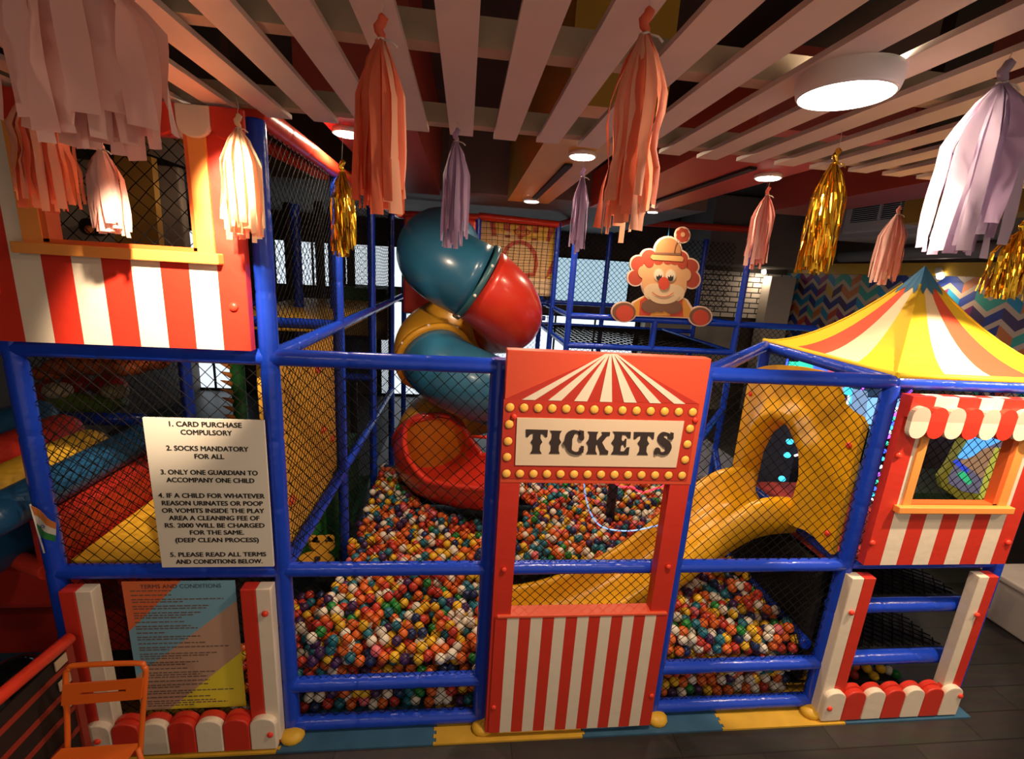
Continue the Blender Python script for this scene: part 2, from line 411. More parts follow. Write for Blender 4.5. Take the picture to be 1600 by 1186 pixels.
def round_lamp(x, y, label, r=0.17, z=3.6, power=None, lit=True):
    t = thing('ceiling_lamp', label, 'lamp', (x, y, z), 'round surface ceiling lamps')
    pr = [(r*1.0, 0), (r*1.03, -.010), (r*1.03, -.030), (r*.99, -.055), (r*.94, -.064), (r*.91, -.055)]
    mb = MB(); n = 40; vs = []
    for (rr, dz) in pr:
        for j in range(n): vs.append((x+rr*math.cos(2*math.pi*j/n), y+rr*math.sin(2*math.pi*j/n), z+dz))
    fs = [(i*n+j, (i+1)*n+j, (i+1)*n+(j+1) % n, i*n+(j+1) % n) for i in range(len(pr)-1) for j in range(n)]
    mb.add(vs, fs, 0, True).build('rim', WHITEPL, t)
    MB().disc((x, y, z-.063), r*.92, .01, 36).build('diffuser', LAMPW if lit else WHITEPL, t)
    if lit: area(t, (x, y, z-.09), r*1.5, power or ROUND_LAMP_W)
    return t
round_lamp(3.305, -1.035, 'large round white ceiling lamp glowing under the slats at upper right', 0.132)
tl = round_lamp(0.74, -0.37, 'unlit round ceiling lamp half hidden behind the big pink tassel', 0.14, lit=False)
t = thing('track_spotlight', 'small white track spotlight under the slats behind the big pink tassel', 'lamp', (1.30, -1.0, 3.6))
MB().tube([(1.30, -1.0, 3.6), (1.30, -1.0, 3.55)], .012, 8).build('stem', WHITEPL, t)
MB().tube([(1.32, -1.05, 3.57), (1.29, -.98, 3.51)], .035, 14).build('housing', WHITEPL, t)
spot(t, (1.285, -.965, 3.49), (0.84, -0.10, 2.70), SPOT_W, 42, 0.6)
MB().tube([(1.17, -.97, 3.6), (1.17, -.97, 3.55)], .012, 8).build('stem', WHITEPL, t)
MB().tube([(1.168, -1.02, 3.57), (1.17, -.95, 3.51)], .03, 14).build('housing', WHITEPL, t)
spot(t, (1.17, -.93, 3.495), (1.18, -.24, 3.25), 300, 30, 0.5)
round_lamp(0.6, -2.9, 'added round fill lamp behind the viewpoint over the chair side', power=9)  # unseen lamp added as fill from behind the viewpoint
round_lamp(4.6, -3.0, 'added round fill lamp behind the viewpoint on the tent side', power=12)  # second added fill lamp, also out of view
round_lamp(7.6, -1.3, 'added round fill lamp beyond the right edge over the arcade side', power=50)  # out-of-view lamp added to brighten the right wall
round_lamp(8.2, 1.6, 'added round fill lamp above the arcade machines', power=55, z=4.6)  # added lamp outside the view, lifts the arcade corner
def panel_lamp(x, y, z, label, r=0.085, power=None):
    t = thing('panel_light', label, 'lamp', (x, y, z), 'small round panel lights')
    mb = MB(); mb.disc((x, y, z-.03), r*1.12, .03, 28); mb.build('rim', WHITEPL, t)
    MB().disc((x, y, z-.036), r*.95, .008, 28).build('diffuser', LAMPW, t)
    area(t, (x, y, z-.045), r*1.6, power or PANEL_W)
    return t
panel_lamp(1.40, 0.92, 3.80, 'small round panel light under the red beam beside the gold tassel')
panel_lamp(2.98, 0.95, 3.80, 'small round panel light on the mustard beam above the slim lavender tassel')
panel_lamp(2.94, 3.22, 3.80, 'small round panel light at the far end of the mustard beam')
panel_lamp(4.46, 1.08, 3.80, 'small round panel light on the red beam above the pink tassel')
panel_lamp(4.46, 3.3, 3.80, 'small round panel light at the far end of the red beam', 0.06)
for (x, y, z, lab, dv) in ((9.0, 7.7, 3.28, 'small bright spotlight by the white brick wall', (0, -.1, -.3)), (9.62, 4.22, 3.29, 'small bright spotlight on the chevron wall right of the tent peak', (-.2, -.05, -.3))):
    t = thing('wall_spotlight', lab, 'lamp', (x, y, z))
    MB().tube([(x, y+.06, z+.12), (x, y+.02, z+.04)], .05, 14).build('housing', WHITEPL, t)
    MB().ball((x, y, z), .05).build('bulb', LAMPW, t)
    area(t, (x+dv[0]*.4, y+dv[1]*.4, z-.07), .1, 5)
# two track spots that pick out the tent and the right booth
t = thing('track_spotlight', 'small white track spotlight under the slats aimed at the striped tent', 'lamp', (5.55, -0.75, 3.6))
MB().tube([(5.55, -.75, 3.6), (5.55, -.74, 3.52)], .012, 8).build('stem', WHITEPL, t)
MB().tube([(5.55, -.76, 3.54), (5.54, -.68, 3.42)], .04, 14).build('housing', WHITEPL, t)
spot(t, (5.54, -.66, 3.40), (5.45, .05, 2.3), 240, 62, 0.2)
# air conditioner on the right
t = thing('air_conditioner', 'boxed white air conditioner with dark louvred grille hung below the ceiling at right', 'air conditioner', (8.9, 4.6, 3.7))
ACM = mat('air_con_box', (0.5, 0.45, 0.4), 0.6)
MB().box(8.5, 9.75, 3.2, 5.3, 3.82, 4.58).build('body', ACM, t, bevel=.02)
MB().box(8.44, 8.52, 3.55, 5.0, 3.9, 4.42).build('front_panel', mat('air_con_face', (0.72, 0.66, 0.58), 0.5), t, bevel=.02)
mb = MB(); mb.box(8.425, 8.45, 3.75, 4.85, 4.06, 4.34, 0)
for i in range(9): mb.box(8.405, 8.43, 3.75, 4.85, 4.07+.03*i, 4.078+.03*i, 1)
mb.box(8.40, 8.43, 4.28, 4.32, 4.06, 4.34, 1)
mb.build('grille', [DARK, WHITEPL], t)
t = tag(MB().box(6.8, 9.2, 6.2, 7.6, 3.35, 4.59).build('air_duct', SOFF, bevel=.03), 'grey boxed air duct behind the pink tassel at right', 'duct')
t = tag(MB().tube([(9.3, 2.6, 3.65), (9.3, 5.9, 3.6)], .1, 12).build('duct_pipe', mat('pipe_grey', (.3, .28, .26), .5)), 'grey insulated pipe running under the air conditioner', 'pipe')
# ================================================================== PLAY FRAME
fr = thing('play_frame', 'blue padded tubular frame of the indoor soft play structure', 'play structure frame', (3, 0, 0))
ZT, ZM = 2.457, 1.19
def post(x, y, z0, z1, r=.047, m=BLUE): MB().padpipe((x, y, z0), (x, y, z1), r, .40).build('post', m, fr)
def rail(a, b, r=.045, m=BLUE): MB().padpipe(a, b, r, .38).build('rail', m, fr)
for x, z1 in ((0, 3.58), (1.2, 3.58), (2.4, 2.50), (3.6, 2.50), (4.8, 2.44), (5.95, 2.44)): post(x, 0, 0.03, z1)
for i in range(5):
    xa, xb = (0, 1.2, 2.4, 3.6, 4.8)[i], (1.2, 2.4, 3.6, 4.8, 5.95)[i]
    rail((xa, 0, ZT), (xb, 0, ZT)); rail((xa, 0, ZM), (xb, 0, ZM), .042 if i < 4 else .03)
rail((5.95, 0, ZT), (6.9, 0, ZT))
rail((-1.2, 0.02, ZT), (0, 0, ZT))
for xa, xb, z, zz in ((1.2, 2.4, .065, .365), (3.6, 4.8, .075, .40)):
    rail((xa, 0, z), (xb, 0, z)); rail((xa, 0, zz), (xb, 0, zz))
for z in (.84, .395): rail((4.8, .03, z), (5.95, .03, z), .05)
for x in (1.2, 2.4, 3.6, 4.75):
    MB().ball((x+.02, -.06, .035), .062, sc=(1.2, 1, .7)).build('foot_cap', YELPAD, fr)
# sides and inside
for y in (1.35, 2.7, 4.05, 5.4): post(1.2, y, 0.02, 3.6, .042)
for (y0_, y1_) in ((0, 1.35), (1.35, 2.7), (2.7, 4.05), (4.05, 5.4)):
    rail((1.2, y0_, ZT), (1.2, y1_, ZT), .042)
    if y0_ < 4: rail((1.2, y0_, ZM), (1.2, y1_, ZM), .042)
rail((1.2, 0, 3.62), (1.2, 1.35, 3.62), .055, REDRAIL); rail((1.2, 1.35, 3.62), (1.2, 4.7, 3.66), .05, REDRAIL)
rail((1.2, 4.7, 3.66), (2.36, 4.7, 3.70), .055, REDRAIL)
for y in (1.35, 2.7): post(0, y, .02, 2.46, .045)
rail((0, 0, ZT), (0, 2.7, ZT), .042); rail((0, 1.35, ZT), (1.2, 1.35, ZT), .042); rail((0, 2.7, 1.7), (1.2, 2.7, 1.7), .04)
for x in (0.42, 0.80): post(x, 2.75, 0.02, 3.5, .05)
post(4.9, 1.35, .02, ZT, .045); rail((4.8, 0, ZT), (4.9, 1.35, ZT), .047); rail((4.9, 1.35, ZT), (6.2, 1.35, ZT), .045); rail((3.6, 0, ZT), (4.9, 1.35, ZT), .045)
post(6.2, 1.35, .02, ZT, .045); rail((5.95, 0, ZT), (6.2, 1.35, ZT), .045)
rail((4.8, 0, ZM), (4.85, 1.35, ZM), .042); rail((4.85, 1.35, .9), (6.1, 1.35, .9), .042)
rail((4.72, 0.05, .5), (4.72, 1.35, .5), .042)
# rear upper level
for x in (3.6, 6.0): post(x, 3.6, .02, 3.55, .042)
post(4.8, 3.6, 2.03, 2.43, .042); post(7.2, 3.6, .02, 2.43, .042)
for xa, xb in ((3.6, 4.8), (4.8, 6.0)): rail((xa, 3.6, 2.03), (xb, 3.6, 2.03), .042); rail((xa, 3.6, 2.43), (xb, 3.6, 2.43), .042)
rail((6.0, 3.6, 2.43), (7.2, 3.6, 2.43), .042)
for x in (3.6, 6.0): rail((x, 3.6, 2.03), (x, 6, 2.03), .04); rail((x, 3.6, 2.43), (x, 6, 2.43), .035)
for xa, xb in ((3.6, 4.9), (4.9, 6.6)): rail((xa, 6, 2.03), (xb, 6, 2.03), .04); rail((xa, 6, 2.45), (xb, 6, 2.45), .04)
for px in (953, 1104): q = at(px, 375, Y=6); post(q.x, 6, .02, 3.75, .045)
post(3.6, 6, .02, 3.75, .045); post(2.36, 4.7, .02, 3.72, .05); post(3.57, 4.7, .02, 3.70, .042)
rail((2.36, 4.7, 3.72), (3.57, 4.7, 3.68), .055, REDRAIL); q = at(905, 341, Y=6); rail((3.57, 4.7, 3.68), (q.x, 6, q.z), .05, REDRAIL); q2 = at(1190, 360, Y=6); rail((q.x, 6, q.z), (q2.x, 6, q2.z), .06, REDRAIL)
rail((1.2, 5.4, 2.2), (3.6, 5.4, 2.2), .04); rail((1.2, 5.4, ZT), (3.6, 5.4, ZT), .04); post(1.72, 5.4, .02, 2.6, .035)
rail((4.9, 1.35, .55), (6.0, 3.6, .55), .04); rail((6.0, 3.6, 1.2), (4.9, 2.2, 1.2), .04)
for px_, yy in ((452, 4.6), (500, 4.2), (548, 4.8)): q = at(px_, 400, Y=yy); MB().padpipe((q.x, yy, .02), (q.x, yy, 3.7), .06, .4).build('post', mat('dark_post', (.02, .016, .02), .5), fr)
# red mesh-wrapped tube high on the left
t = tag(MB().padpipe((at(410, 225, Y=1.6)), (at(500, 272, Y=2.2)), .05).build('padded_tube', REDRAIL), 'red padded tube slanting high behind the netting at left', 'padded tube')
t = tag(MB().padpipe((at(500, 272, Y=2.2)), (at(570, 278, Y=2.3)), .05).build('padded_tube', REDRAIL), 'red padded tube running level behind the gold tassel', 'padded tube')
# ================================================================== NETS
net('safety_net', 'black diamond net in the bay behind the rules sign', (0.05, 0.0, ZM+.04), (1, 0, 0), (0, 0, 1), 1.1, 1.18, .056)
net('safety_net', 'black diamond net behind the terms poster', (0.05, 0.0, .06), (1, 0, 0), (0, 0, 1), 1.1, 1.08, .052)
net('safety_net', 'black diamond net in front of the twisting tube slide', (1.25, 0.0, ZM+.04), (1, 0, 0), (0, 0, 1), 1.1, 1.18, .054)
net('safety_net', 'black diamond net holding the balls left of the ticket booth', (1.25, 0.0, .1), (1, 0, 0), (0, 0, 1), 1.1, 1.04, .052)
net('safety_net', 'black diamond net in the ticket booth opening', (2.45, 0.0, .1), (1, 0, 0), (0, 0, 1), 1.1, 2.3, .046)
net('safety_net', 'black diamond net in front of the yellow slide right of the ticket booth', (3.65, 0.0, ZM+.04), (1, 0, 0), (0, 0, 1), 1.1, 1.18, .052)
net('safety_net', 'black diamond net holding the balls right of the ticket booth', (3.65, 0.0, .1), (1, 0, 0), (0, 0, 1), 1.1, 1.04, .052)
net('safety_net', 'black diamond net behind the window of the right booth', (4.85, 0.03, ZM+.04), (1, 0, 0), (0, 0, 1), 1.05, 1.18, .05)
net('safety_net', 'black diamond net behind the window of the upper left booth', (0.1, 0.0, 2.6), (1, 0, 0), (0, 0, 1), 1.05, .95, .055)
net('safety_net', 'black diamond net over the yellow climbing panel', (1.24, 0.05, ZM+.04), (0, 1, 0), (0, 0, 1), 1.26, 1.2, .042)
net('safety_net', 'black net above the side rail at left, front span', (1.2, 0.05, ZT+.04), (0, 1, 0), (0, 0, 1), 1.26, 1.1, .045)
net('safety_net', 'black net above the side rail at left, middle span', (1.2, 1.4, ZT+.04), (0, 1, 0), (0, 0, 1), 2.6, 1.1, .05)
net('safety_net', 'black net across the upper floor seen over the left side rail', (0.02, 2.7, ZT), (1, 0, 0), (0, 0, 1), 1.16, 1.1, .05, .0024)
net('safety_net', 'black net on the side rail below the second post at left', (1.2, 1.4, .6), (0, 1, 0), (0, 0, 1), 2.6, 1.8, .05)
net('safety_net', 'black net in front of the tall rear windows behind the tube slide', (1.25, 5.4, .3), (1, 0, 0), (0, 0, 1), 2.3, 2.1, .06, .0035)
net('safety_net', 'black square net over the printed castle banner', (2.40, 4.66, 2.2), (1, 0, 0), (0, 0, 1), 1.14, 1.45, 0.085, .0045, square=True)
net('safety_net', 'black net on the rear upper level behind the clown', (3.62, 6.0, 2.47), (1, 0, 0), (0, 0, 1), 3.6, 1.25, .07, .005)
net('safety_net', 'black net floor of the rear upper level behind the ticket booth', (3.62, 3.62, 2.03), (1, 0, 0), (0, 1, 0), 2.36, 2.36, .12, .009)
net('safety_net', 'black net below the rear upper level', (3.62, 3.62, .6), (1, 0, 0), (0, 0, 1), 2.36, 1.4, .06, .004)
net('safety_net', 'black net between the rear level and the tent', (6.02, 3.6, .6), (1, 0, 0), (0, 0, 1), 1.16, 1.8, .06, .003)
net('safety_net', 'dense black net wall closing the ball pit on the booth side', (4.66, 0.05, .1), (0, 1, 0), (0, 0, 1), 1.3, 1.05, .032, .0035)
net('safety_net', 'black net on the outer left side of the structure', (0, .05, ZM), (0, 1, 0), (0, 0, 1), 1.28, 1.2, .046)
# ================================================================== STRIPED BOOTH PANELS
def striped(x0, x1, z0, z1, n, Y, th, hole=None, first=0, skew=0.0):
    "padded sheet of n vertical stripes (two materials), optionally with a rectangular hole"
    mb = MB()
    xs = [x0+(x1-x0)*i/n for i in range(n+1)]
    for i in range(n):
        a, b = xs[i], xs[i+1]; mi = (i+first) % 2
        segs = [(a, b)]
        if hole:
            hx0, hx1, hz0, hz1 = hole
            if b <= hx0 or a >= hx1: mb.box(a, b, Y, Y+th, z0, z1, mi); continue
            if a < hx0: mb.box(a, hx0, Y, Y+th, z0, z1, mi); a = hx0
            if b > hx1: mb.box(hx1, b, Y, Y+th, z0, z1, mi); b = hx1
            mb.box(a, b, Y, Y+th, z0, hz0, mi); mb.box(a, b, Y, Y+th, hz1, z1, mi)
        else: mb.box(a, b, Y, Y+th, z0, z1, mi)
    return mb
def button(x, y, z, parent, r=.019): MB().ball((x, y, z), r, 0, 12, 8, (1, .6, 1)).build('button', BTN, parent)
def scallop(xc, wd, z0, z1, Y, th, up=True):
    "tongue with one rounded end"
    r = wd/2; pts = []
    n = 12
    if up:
        pts = [(xc-r, z0), (xc+r, z0)] + [(xc+r*math.cos(math.pi*i/n), z1-r*.75+r*.75*math.sin(math.pi*i/n)) for i in range(n+1)]
    else:
        pts = [(xc+r, z1), (xc-r, z1)] + [(xc-r*math.cos(math.pi*i/n), z0+r*.75-r*.75*math.sin(math.pi*i/n)) for i in range(n+1)]
    return xz(MB(), pts, Y, th)
# ---- upper left booth
b = thing('striped_booth', 'red and cream striped padded booth panel with window and awning, upper left', 'booth panel', (0.62, -.05, 2.5))
striped(0.02, 1.155, 2.505, 3.58, 9, -.10, .05, (0.29, 0.96, 2.97, 3.46)).build('striped_pad', [REDV, CREAM], b)
MB().box(.22, .30, -.112, -.05, 2.95, 3.5).build('window_frame', ORANGE, b); MB().box(.955, 1.03, -.112, -.05, 2.95, 3.5).build('window_frame', ORANGE, b)
f = MB(); f.box(.30, .325, -.105, -.03, 2.97, 3.48); f.box(.935, .955, -.105, -.03, 2.97, 3.48); f.box(.30, .955, -.105, -.03, 2.965, 2.985); f.build('window_jamb', ORJAMB, b)
MB().box(.195, 1.06, -.15, -.05, 2.915, 2.965).build('sill', ORANGE, b, bevel=.006)
for i in range(8):
    xc = .14+i*.142; sc_ = scallop(xc, .142, 3.455, 3.59, -.128, .025, False)
    sc_.build('awning_scallop', REDV if i % 2 else CREAM, b, bevel=.008)
button(1.09, -.105, 2.72, b, .022); button(.06, -.105, 2.74, b, .022)
# ---- right booth
b = thing('striped_booth', 'red and cream striped padded booth panel with window and scalloped awning under the tent', 'booth panel', (5.33, -.05, 1.25))
striped(4.832, 5.88, 1.255, 2.40, 9, -.10, .05, (5.03, 5.655, 1.69, 2.3)).build('striped_pad', [REDV, CREAM], b)
MB().box(4.975, 5.03, -.112, -.05, 1.66, 2.3).build('window_frame', ORANGE, b); MB().box(5.655, 5.72, -.112, -.05, 1.66, 2.3).build('window_frame', ORANGE, b)
f = MB(); f.box(5.625, 5.655, -.105, -.05, 1.69, 2.3); f.box(5.03, 5.655, -.105, -.05, 1.688, 1.70); f.build('window_jamb', ORJAMB, b)
MB().box(4.93, 5.755, -.14, -.05, 1.645, 1.69).build('sill', ORANGE, b, bevel=.006)
f = MB(); 
for i in range(7): f.box(4.83+i*.152, 4.83+(i+1)*.152, -.125, -.09, 2.27, 2.40, i % 2)
f.build('awning_top', [REDV, CREAM], b)
SHADED_R = mat('awning_shaded_red', (0.5, 0.04, 0.02), .45); SHADED_C = mat('awning_shaded_cream', (0.6, 0.48, 0.38), .45)  # darker red and cream: shade put into the upper scallop colours
for i in range(9):
    xc = 4.885+i*.117; r = .0585; n = 10; zt, zb, zm = 2.345, 2.15, 2.255
    lo = [(xc-r, zm), (xc+r, zm)][::-1]+[(xc-r*math.cos(math.pi*k/n), zb+r-r*math.sin(math.pi*k/n)) for k in range(n+1)]
    hi = [(xc-r, zm), (xc+r, zm)]+[(xc+r*math.cos(math.pi*k/n), zt-r+r*math.sin(math.pi*k/n)) for k in range(n+1)]
    s = xz(MB(), lo, -.155, .03); s = xz(s, hi, -.155, .03, 1)
    s.build('awning_scallop', [REDV, SHADED_R] if i % 2 else [CREAM, SHADED_C], b)
for x, z in ((4.86, 2.02), (4.845, 1.42), (5.84, 1.42)): button(x, -.105, z, b, .02)
# ---- lower padded surrounds: two uprights and a row of scallops
def surround(x0, x1, label, wl, wr, zt, nsc, zs, left_first):
    t = thing('booth_surround', label, 'padded surround', ((x0+x1)/2, -.06, .02))
    for xa, xb, ff in ((x0, x0+wl, left_first[0]), (x1-wr, x1, left_first[1])):
        striped(xa, xb, .05, zt, 2, -.10, .07, None, ff).build('upright', [REDV, CREAM], t, bevel=.006)
    ws = (x1-x0-.02)/nsc
    for i in range(nsc):
        xc = x0+.01+ws*(i+.5)
        o_ = scallop(xc, ws*.98, .025, zs, -.135, .04).build('scallop', CREAM if i % 2 == 0 else REDV, t, bevel=.008)
        scallop(xc, ws*1.0, .025, zs+.012, -.098, .03).build('scallop_backing', REDV, t)
    return t
t = surround(.07, 1.165, 'red and cream padded surround with scallops framing the terms poster', .165, .165, 1.135, 7, .26, (0, 0))
button(1.13, -.11, .98, t); button(1.12, -.138, .14, t); button(.16, -.138, .15, t)
t = surround(4.78, 5.875, 'red and cream padded surround with scallops below the right booth', .175, .15, 1.155, 7, .27, (1, 1))
button(4.83, -.11, .90, t); button(5.79, -.11, .86, t); button(4.83, -.138, .14, t); button(5.84, -.138, .2, t)
# ---- ticket booth
tb = thing('ticket_booth', 'red ticket booth front with bulb border and striped apron', 'ticket booth', (3.0, -.06, .05))
HEADR = mat('ticket_header_red', (0.66, 0.075, 0.03), .45, bump=.05)
TYP = -.125
xz(MB(), [(2.43, 1.82), (3.55, 1.82), (3.552, 2.57), (2.43, 2.572)], TYP, .075).build('header', HEADR, tb, bevel=.004)
f = MB(); f.box(2.432, 2.545, TYP+.003, -.05, .06, 1.83); f.build('upright', REDV, tb)
f = MB(); f.box(3.425, 3.545, TYP+.003, -.05, .06, 1.83); f.build('upright', REDV, tb)
striped(2.452, 3.535, .065, .945, 15, TYP-.006, .05).build('striped_apron', [REDV, CREAM], tb)
MB().box(2.46, 3.53, TYP-.012, -.045, .935, .955).build('apron_hem', mat('hem_red', (.75, .1, .04), .4), tb, bevel=.006)
Z5 = lambda pts: [(760+x*.25301, 530+y*.25301) for x, y in pts]
flatpx(MB(), Z5([(765, 88), (1312, 400), (110, 372)]), TYP-.003, .004).build('tent_print', mat('tent_print_red', (.48, .03, .015), .45), tb)
flatpx(MB(), Z5([(108, 372), (1316, 398), (1238, 876), (86, 860)]), TYP-.003, .004).build('bulb_border', mat('bulb_border_red', (.52, .035, .015), .45), tb)
f = MB()
apx = [(738, 92), (745, 92), (753, 92), (764, 92), (776, 92), (788, 93), (800, 94)]
basp = [(220, 300), (382, 462), (542, 622), (700, 776), (850, 928), (1010, 1080), (1160, 1230)]
for (ax, ay), (b0, b1) in zip(apx, basp):
    yb = 374+(b0-220)*.026
    flatpx(f, Z5([(ax-3, ay), (ax+9, ay), (b1, yb+2), (b0, yb)]), TYP-.006, .004)
f.build('tent_rays', CREAM, tb)
sg = flatpx(MB(), Z5([(190, 486), (1222, 508), (1172, 793), (178, 778)]), TYP-.010, .012).build('sign_plate', mat('sign_beige', (.78, .62, .45), .5), tb)
BULB = mat('bulb_amber', (0.85, 0.42, 0.06), .3, emit=(1, .55, .12), estr=.12)
BRIM = mat('bulb_socket', (.35, .02, .01), .5)
top = [(146+i*86.8, 420+i*2.3) for i in range(14)]; bot = [(124+i*83.4, 829+i*.9) for i in range(14)]
lf = [(141, 525), (134, 630), (128, 727)]; rg = [(1257, 552), (1241, 648), (1227, 744)]
for (x, y) in Z5(top+bot+lf+rg):
    q = at(x, y, Y=TYP-.004)
    bo = MB().ball((q.x, q.y, q.z), .024, 0, 14, 8, (1, .55, 1)).build('bulb', BULB, tb)
    MB().disc((q.x, q.y-.001, q.z), .029, .004, 18, axis='y').build('socket', BRIM, bo)
# TICKETS: heavy slab letters with spurs
LY, LT = TYP-.014, .005
def letter(polys):
    f = MB()
    for k, pl in enumerate(polys): flatpx(f, Z5(pl), LY-.0002*k, LT)
    f.build('letter', mat('letter_brown', (.035, .022, .02), .55), sg)
letter([[(245, 558), (380, 561), (376, 604), (366, 606), (350, 588), (336, 584), (334, 612), (346, 636), (332, 656), (330, 686), (342, 707), (270, 707), (284, 686), (287, 656), (274, 636), (288, 614), (290, 583), (274, 586), (256, 606), (245, 603)]])
letter([[(394, 565), (466, 567), (454, 586), (451, 614), (463, 638), (448, 658), (446, 688), (453, 708), (386, 707), (398, 688), (400, 658), (388, 638), (403, 614), (406, 585)]])
cL, cR = stroke([tuple(p)[:2] for p in spline([(587, 605, 0), (574, 580, 0), (543, 574, 0), (514, 600, 0), (508, 645, 0), (517, 688, 0), (549, 706, 0), (580, 700, 0), (592, 675, 0)], 5)],
                [26, 26, 26, 22, 20, 18, 18, 18, 18, 20, 26, 30, 36, 42, 46, 48, 44, 44, 44, 44, 44, 42, 38, 34, 30, 26, 22, 20, 20, 18, 18, 18, 18, 20, 20, 20, 22, 22, 24, 24, 24])
letter([[cL[i], cL[i+1], cR[i+1], cR[i]] for i in range(len(cL)-1)]+[ell(588, 607, 17, 22, 14), [(572, 562), (603, 568), (603, 612), (590, 600)], [(583, 660), (603, 662), (598, 706), (584, 690)], [(472, 642), (488, 622), (488, 664)]])
letter([[(627, 571), (692, 573), (683, 590), (680, 616), (690, 640), (676, 660), (674, 690), (684, 711), (616, 710), (628, 690), (630, 660), (618, 640), (634, 616), (638, 590)], [(672, 640), (718, 588), (712, 574), (765, 575), (762, 596), (745, 600), (706, 650)], [(682, 640), (712, 632), (738, 682), (754, 692), (750, 713), (700, 713), (702, 698)]])
letter([[(782, 571), (850, 573), (840, 590), (835, 618), (846, 642), (832, 660), (828, 690), (835, 713), (770, 712), (784, 690), (788, 660), (772, 642), (790, 616), (794, 590)], [(782, 571), (893, 574), (890, 612), (876, 612), (862, 592), (830, 590)], [(828, 632), (850, 630), (858, 616), (866, 616), (862, 668), (854, 668), (848, 652), (828, 652)], [(820, 694), (850, 694), (868, 670), (884, 668), (878, 714), (815, 714)]])
letter([[(912, 574), (1038, 576), (1034, 618), (1024, 618), (1012, 600), (998, 597), (994, 624), (1006, 646), (991, 664), (988, 694), (998, 716), (930, 715), (944, 694), (948, 664), (934, 644), (950, 622), (954, 597), (940, 600), (920, 618), (910, 616)]])
sL, sR = stroke([tuple(p)[:2] for p in spline([(1142, 606, 0), (1120, 588, 0), (1090, 588, 0), (1078, 615, 0), (1100, 640, 0), (1124, 662, 0), (1118, 696, 0), (1086, 708, 0), (1056, 690, 0)], 5)],
                [18, 18, 18, 18, 18, 18, 18, 20, 22, 24, 26, 28, 32, 36, 40, 44, 46, 48, 50, 50, 50, 50, 50, 48, 46, 42, 40, 36, 32, 28, 26, 24, 22, 20, 20, 18, 18, 18, 18, 18, 18])
letter([[sL[i], sL[i+1], sR[i+1], sR[i]] for i in range(len(sL)-1)]+[ell(1140, 604, 17, 20, 14), ell(1058, 690, 18, 20, 14), [(1138, 576), (1158, 580), (1154, 610), (1140, 600)], [(1040, 680), (1056, 690), (1050, 716), (1038, 712)]])
for x, z in ((2.485, 2.21), (3.51, 2.22), (2.485, 1.27), (3.49, 1.28), (2.475, .27), (3.515, .31)): button(x, TYP-.008, z, tb, .017)
# glowing tubes imitating neon reflections in the booth opening
REFL_BLUE = mat('reflection_blue', (.3, .5, .9), .4, emit=(.22, .42, .85), estr=.9); REFL_RED = mat('reflection_red', (.9, .05, .08), .4, emit=(1, .04, .07), estr=1.6)
t = thing('reflection_arc', 'thin glowing tube imitating a pale blue neon reflection in the ticket booth opening', 'neon reflection', tuple(at(955, 829, Y=.07)))
MB().tube(spline([at(x, y, Y=.07) for x, y in ((912, 748), (915, 775), (922, 800), (936, 820), (958, 828), (990, 829), (1028, 821))], 5), .0045, 8).build('tube', REFL_BLUE, t)
t = thing('reflection_outline', 'red glowing tube imitating a neon reflection below the ticket sign', 'neon reflection', tuple(at(1000, 770, Y=.07)))
MB().tube(spline([at(x, y, Y=.07) for x, y in ((958, 752), (970, 760), (988, 761), (996, 767), (1008, 769), (1022, 764), (1036, 760), (1042, 752))], 5), .006, 8).build('tube', REFL_RED, t)
# ---- rules sign
t = thing('rules_sign', 'white rules board with black capital lettering hung beside the left doorway', 'sign', (.885, -.06, 1.26))
bd = MB().box(.593, 1.180, -.072, -.06, 1.262, 2.132).build('board', mat('sign_white', (.82, .77, .66), .5), t)
lines = [('1. CARD PURCHASE', 153, 405, 1142), ('COMPULSORY', 198, 287, 1147), ('2. SOCKS MANDATORY', 287, 458, 1154), ('FOR ALL', 331, 166, 1163), ('3. ONLY ONE GUARDIAN TO', 420, 540, 1165), ('ACCOMPANY ONE CHILD', 463, 490, 1171),
         ('4. IF A CHILD FOR WHATEVER', 549, 592, 1178), ('REASON URINATES OR POOP', 591, 562, 1183), ('OR VOMITS INSIDE THE PLAY', 632, 570, 1187), ('AREA A CLEANING FEE OF', 673, 505, 1192), ('RS. 2000 WILL BE CHARGED', 714, 555, 1196), ('FOR THE SAME.', 753, 302, 1206), ('(DEEP CLEAN PROCESS)', 795, 465, 1208),
         ('5. PLEASE READ ALL TERMS', 875, 535, 1215), ('AND CONDITIONS BELOW.', 914, 483, 1220)]
f = MB()
for s, yz, wz, xcz in lines:
    q = at(xcz/3.5556, 620+yz/3.5556, Y=-.0735); q2 = at((xcz+wz/2)/3.5556, 620+yz/3.5556, Y=-.0735); q1 = at((xcz-wz/2)/3.5556, 620+yz/3.5556, Y=-.0735)
    for k_, (dx_, dz_) in enumerate(((0, 0), (.0016, 0), (-.0016, 0), (.0008, .0009), (-.0008, -.0009))): text_into(f, s, q.x+dx_, q.z+dz_, -.0735-.0001*k_, q2.x-q1.x-.003, .028, bold=0)
f.build('lettering', INK, t)
# ---- terms poster
t = thing('terms_poster', 'hanging poster with orange, blue, brown and yellow diagonal bands of fine print', 'poster', (.64, -.03, .24))
PO = (mat('poster_orange', (.74, .17, .06), .5), mat('poster_blue', (.20, .45, .60), .5), mat('poster_brown', (.56, .36, .25), .5), mat('poster_yellow', (.84, .72, .05), .5))
px0, px1, pz0, pz1 = .345, .945, .25, 1.145; py = -.035
f = MB()
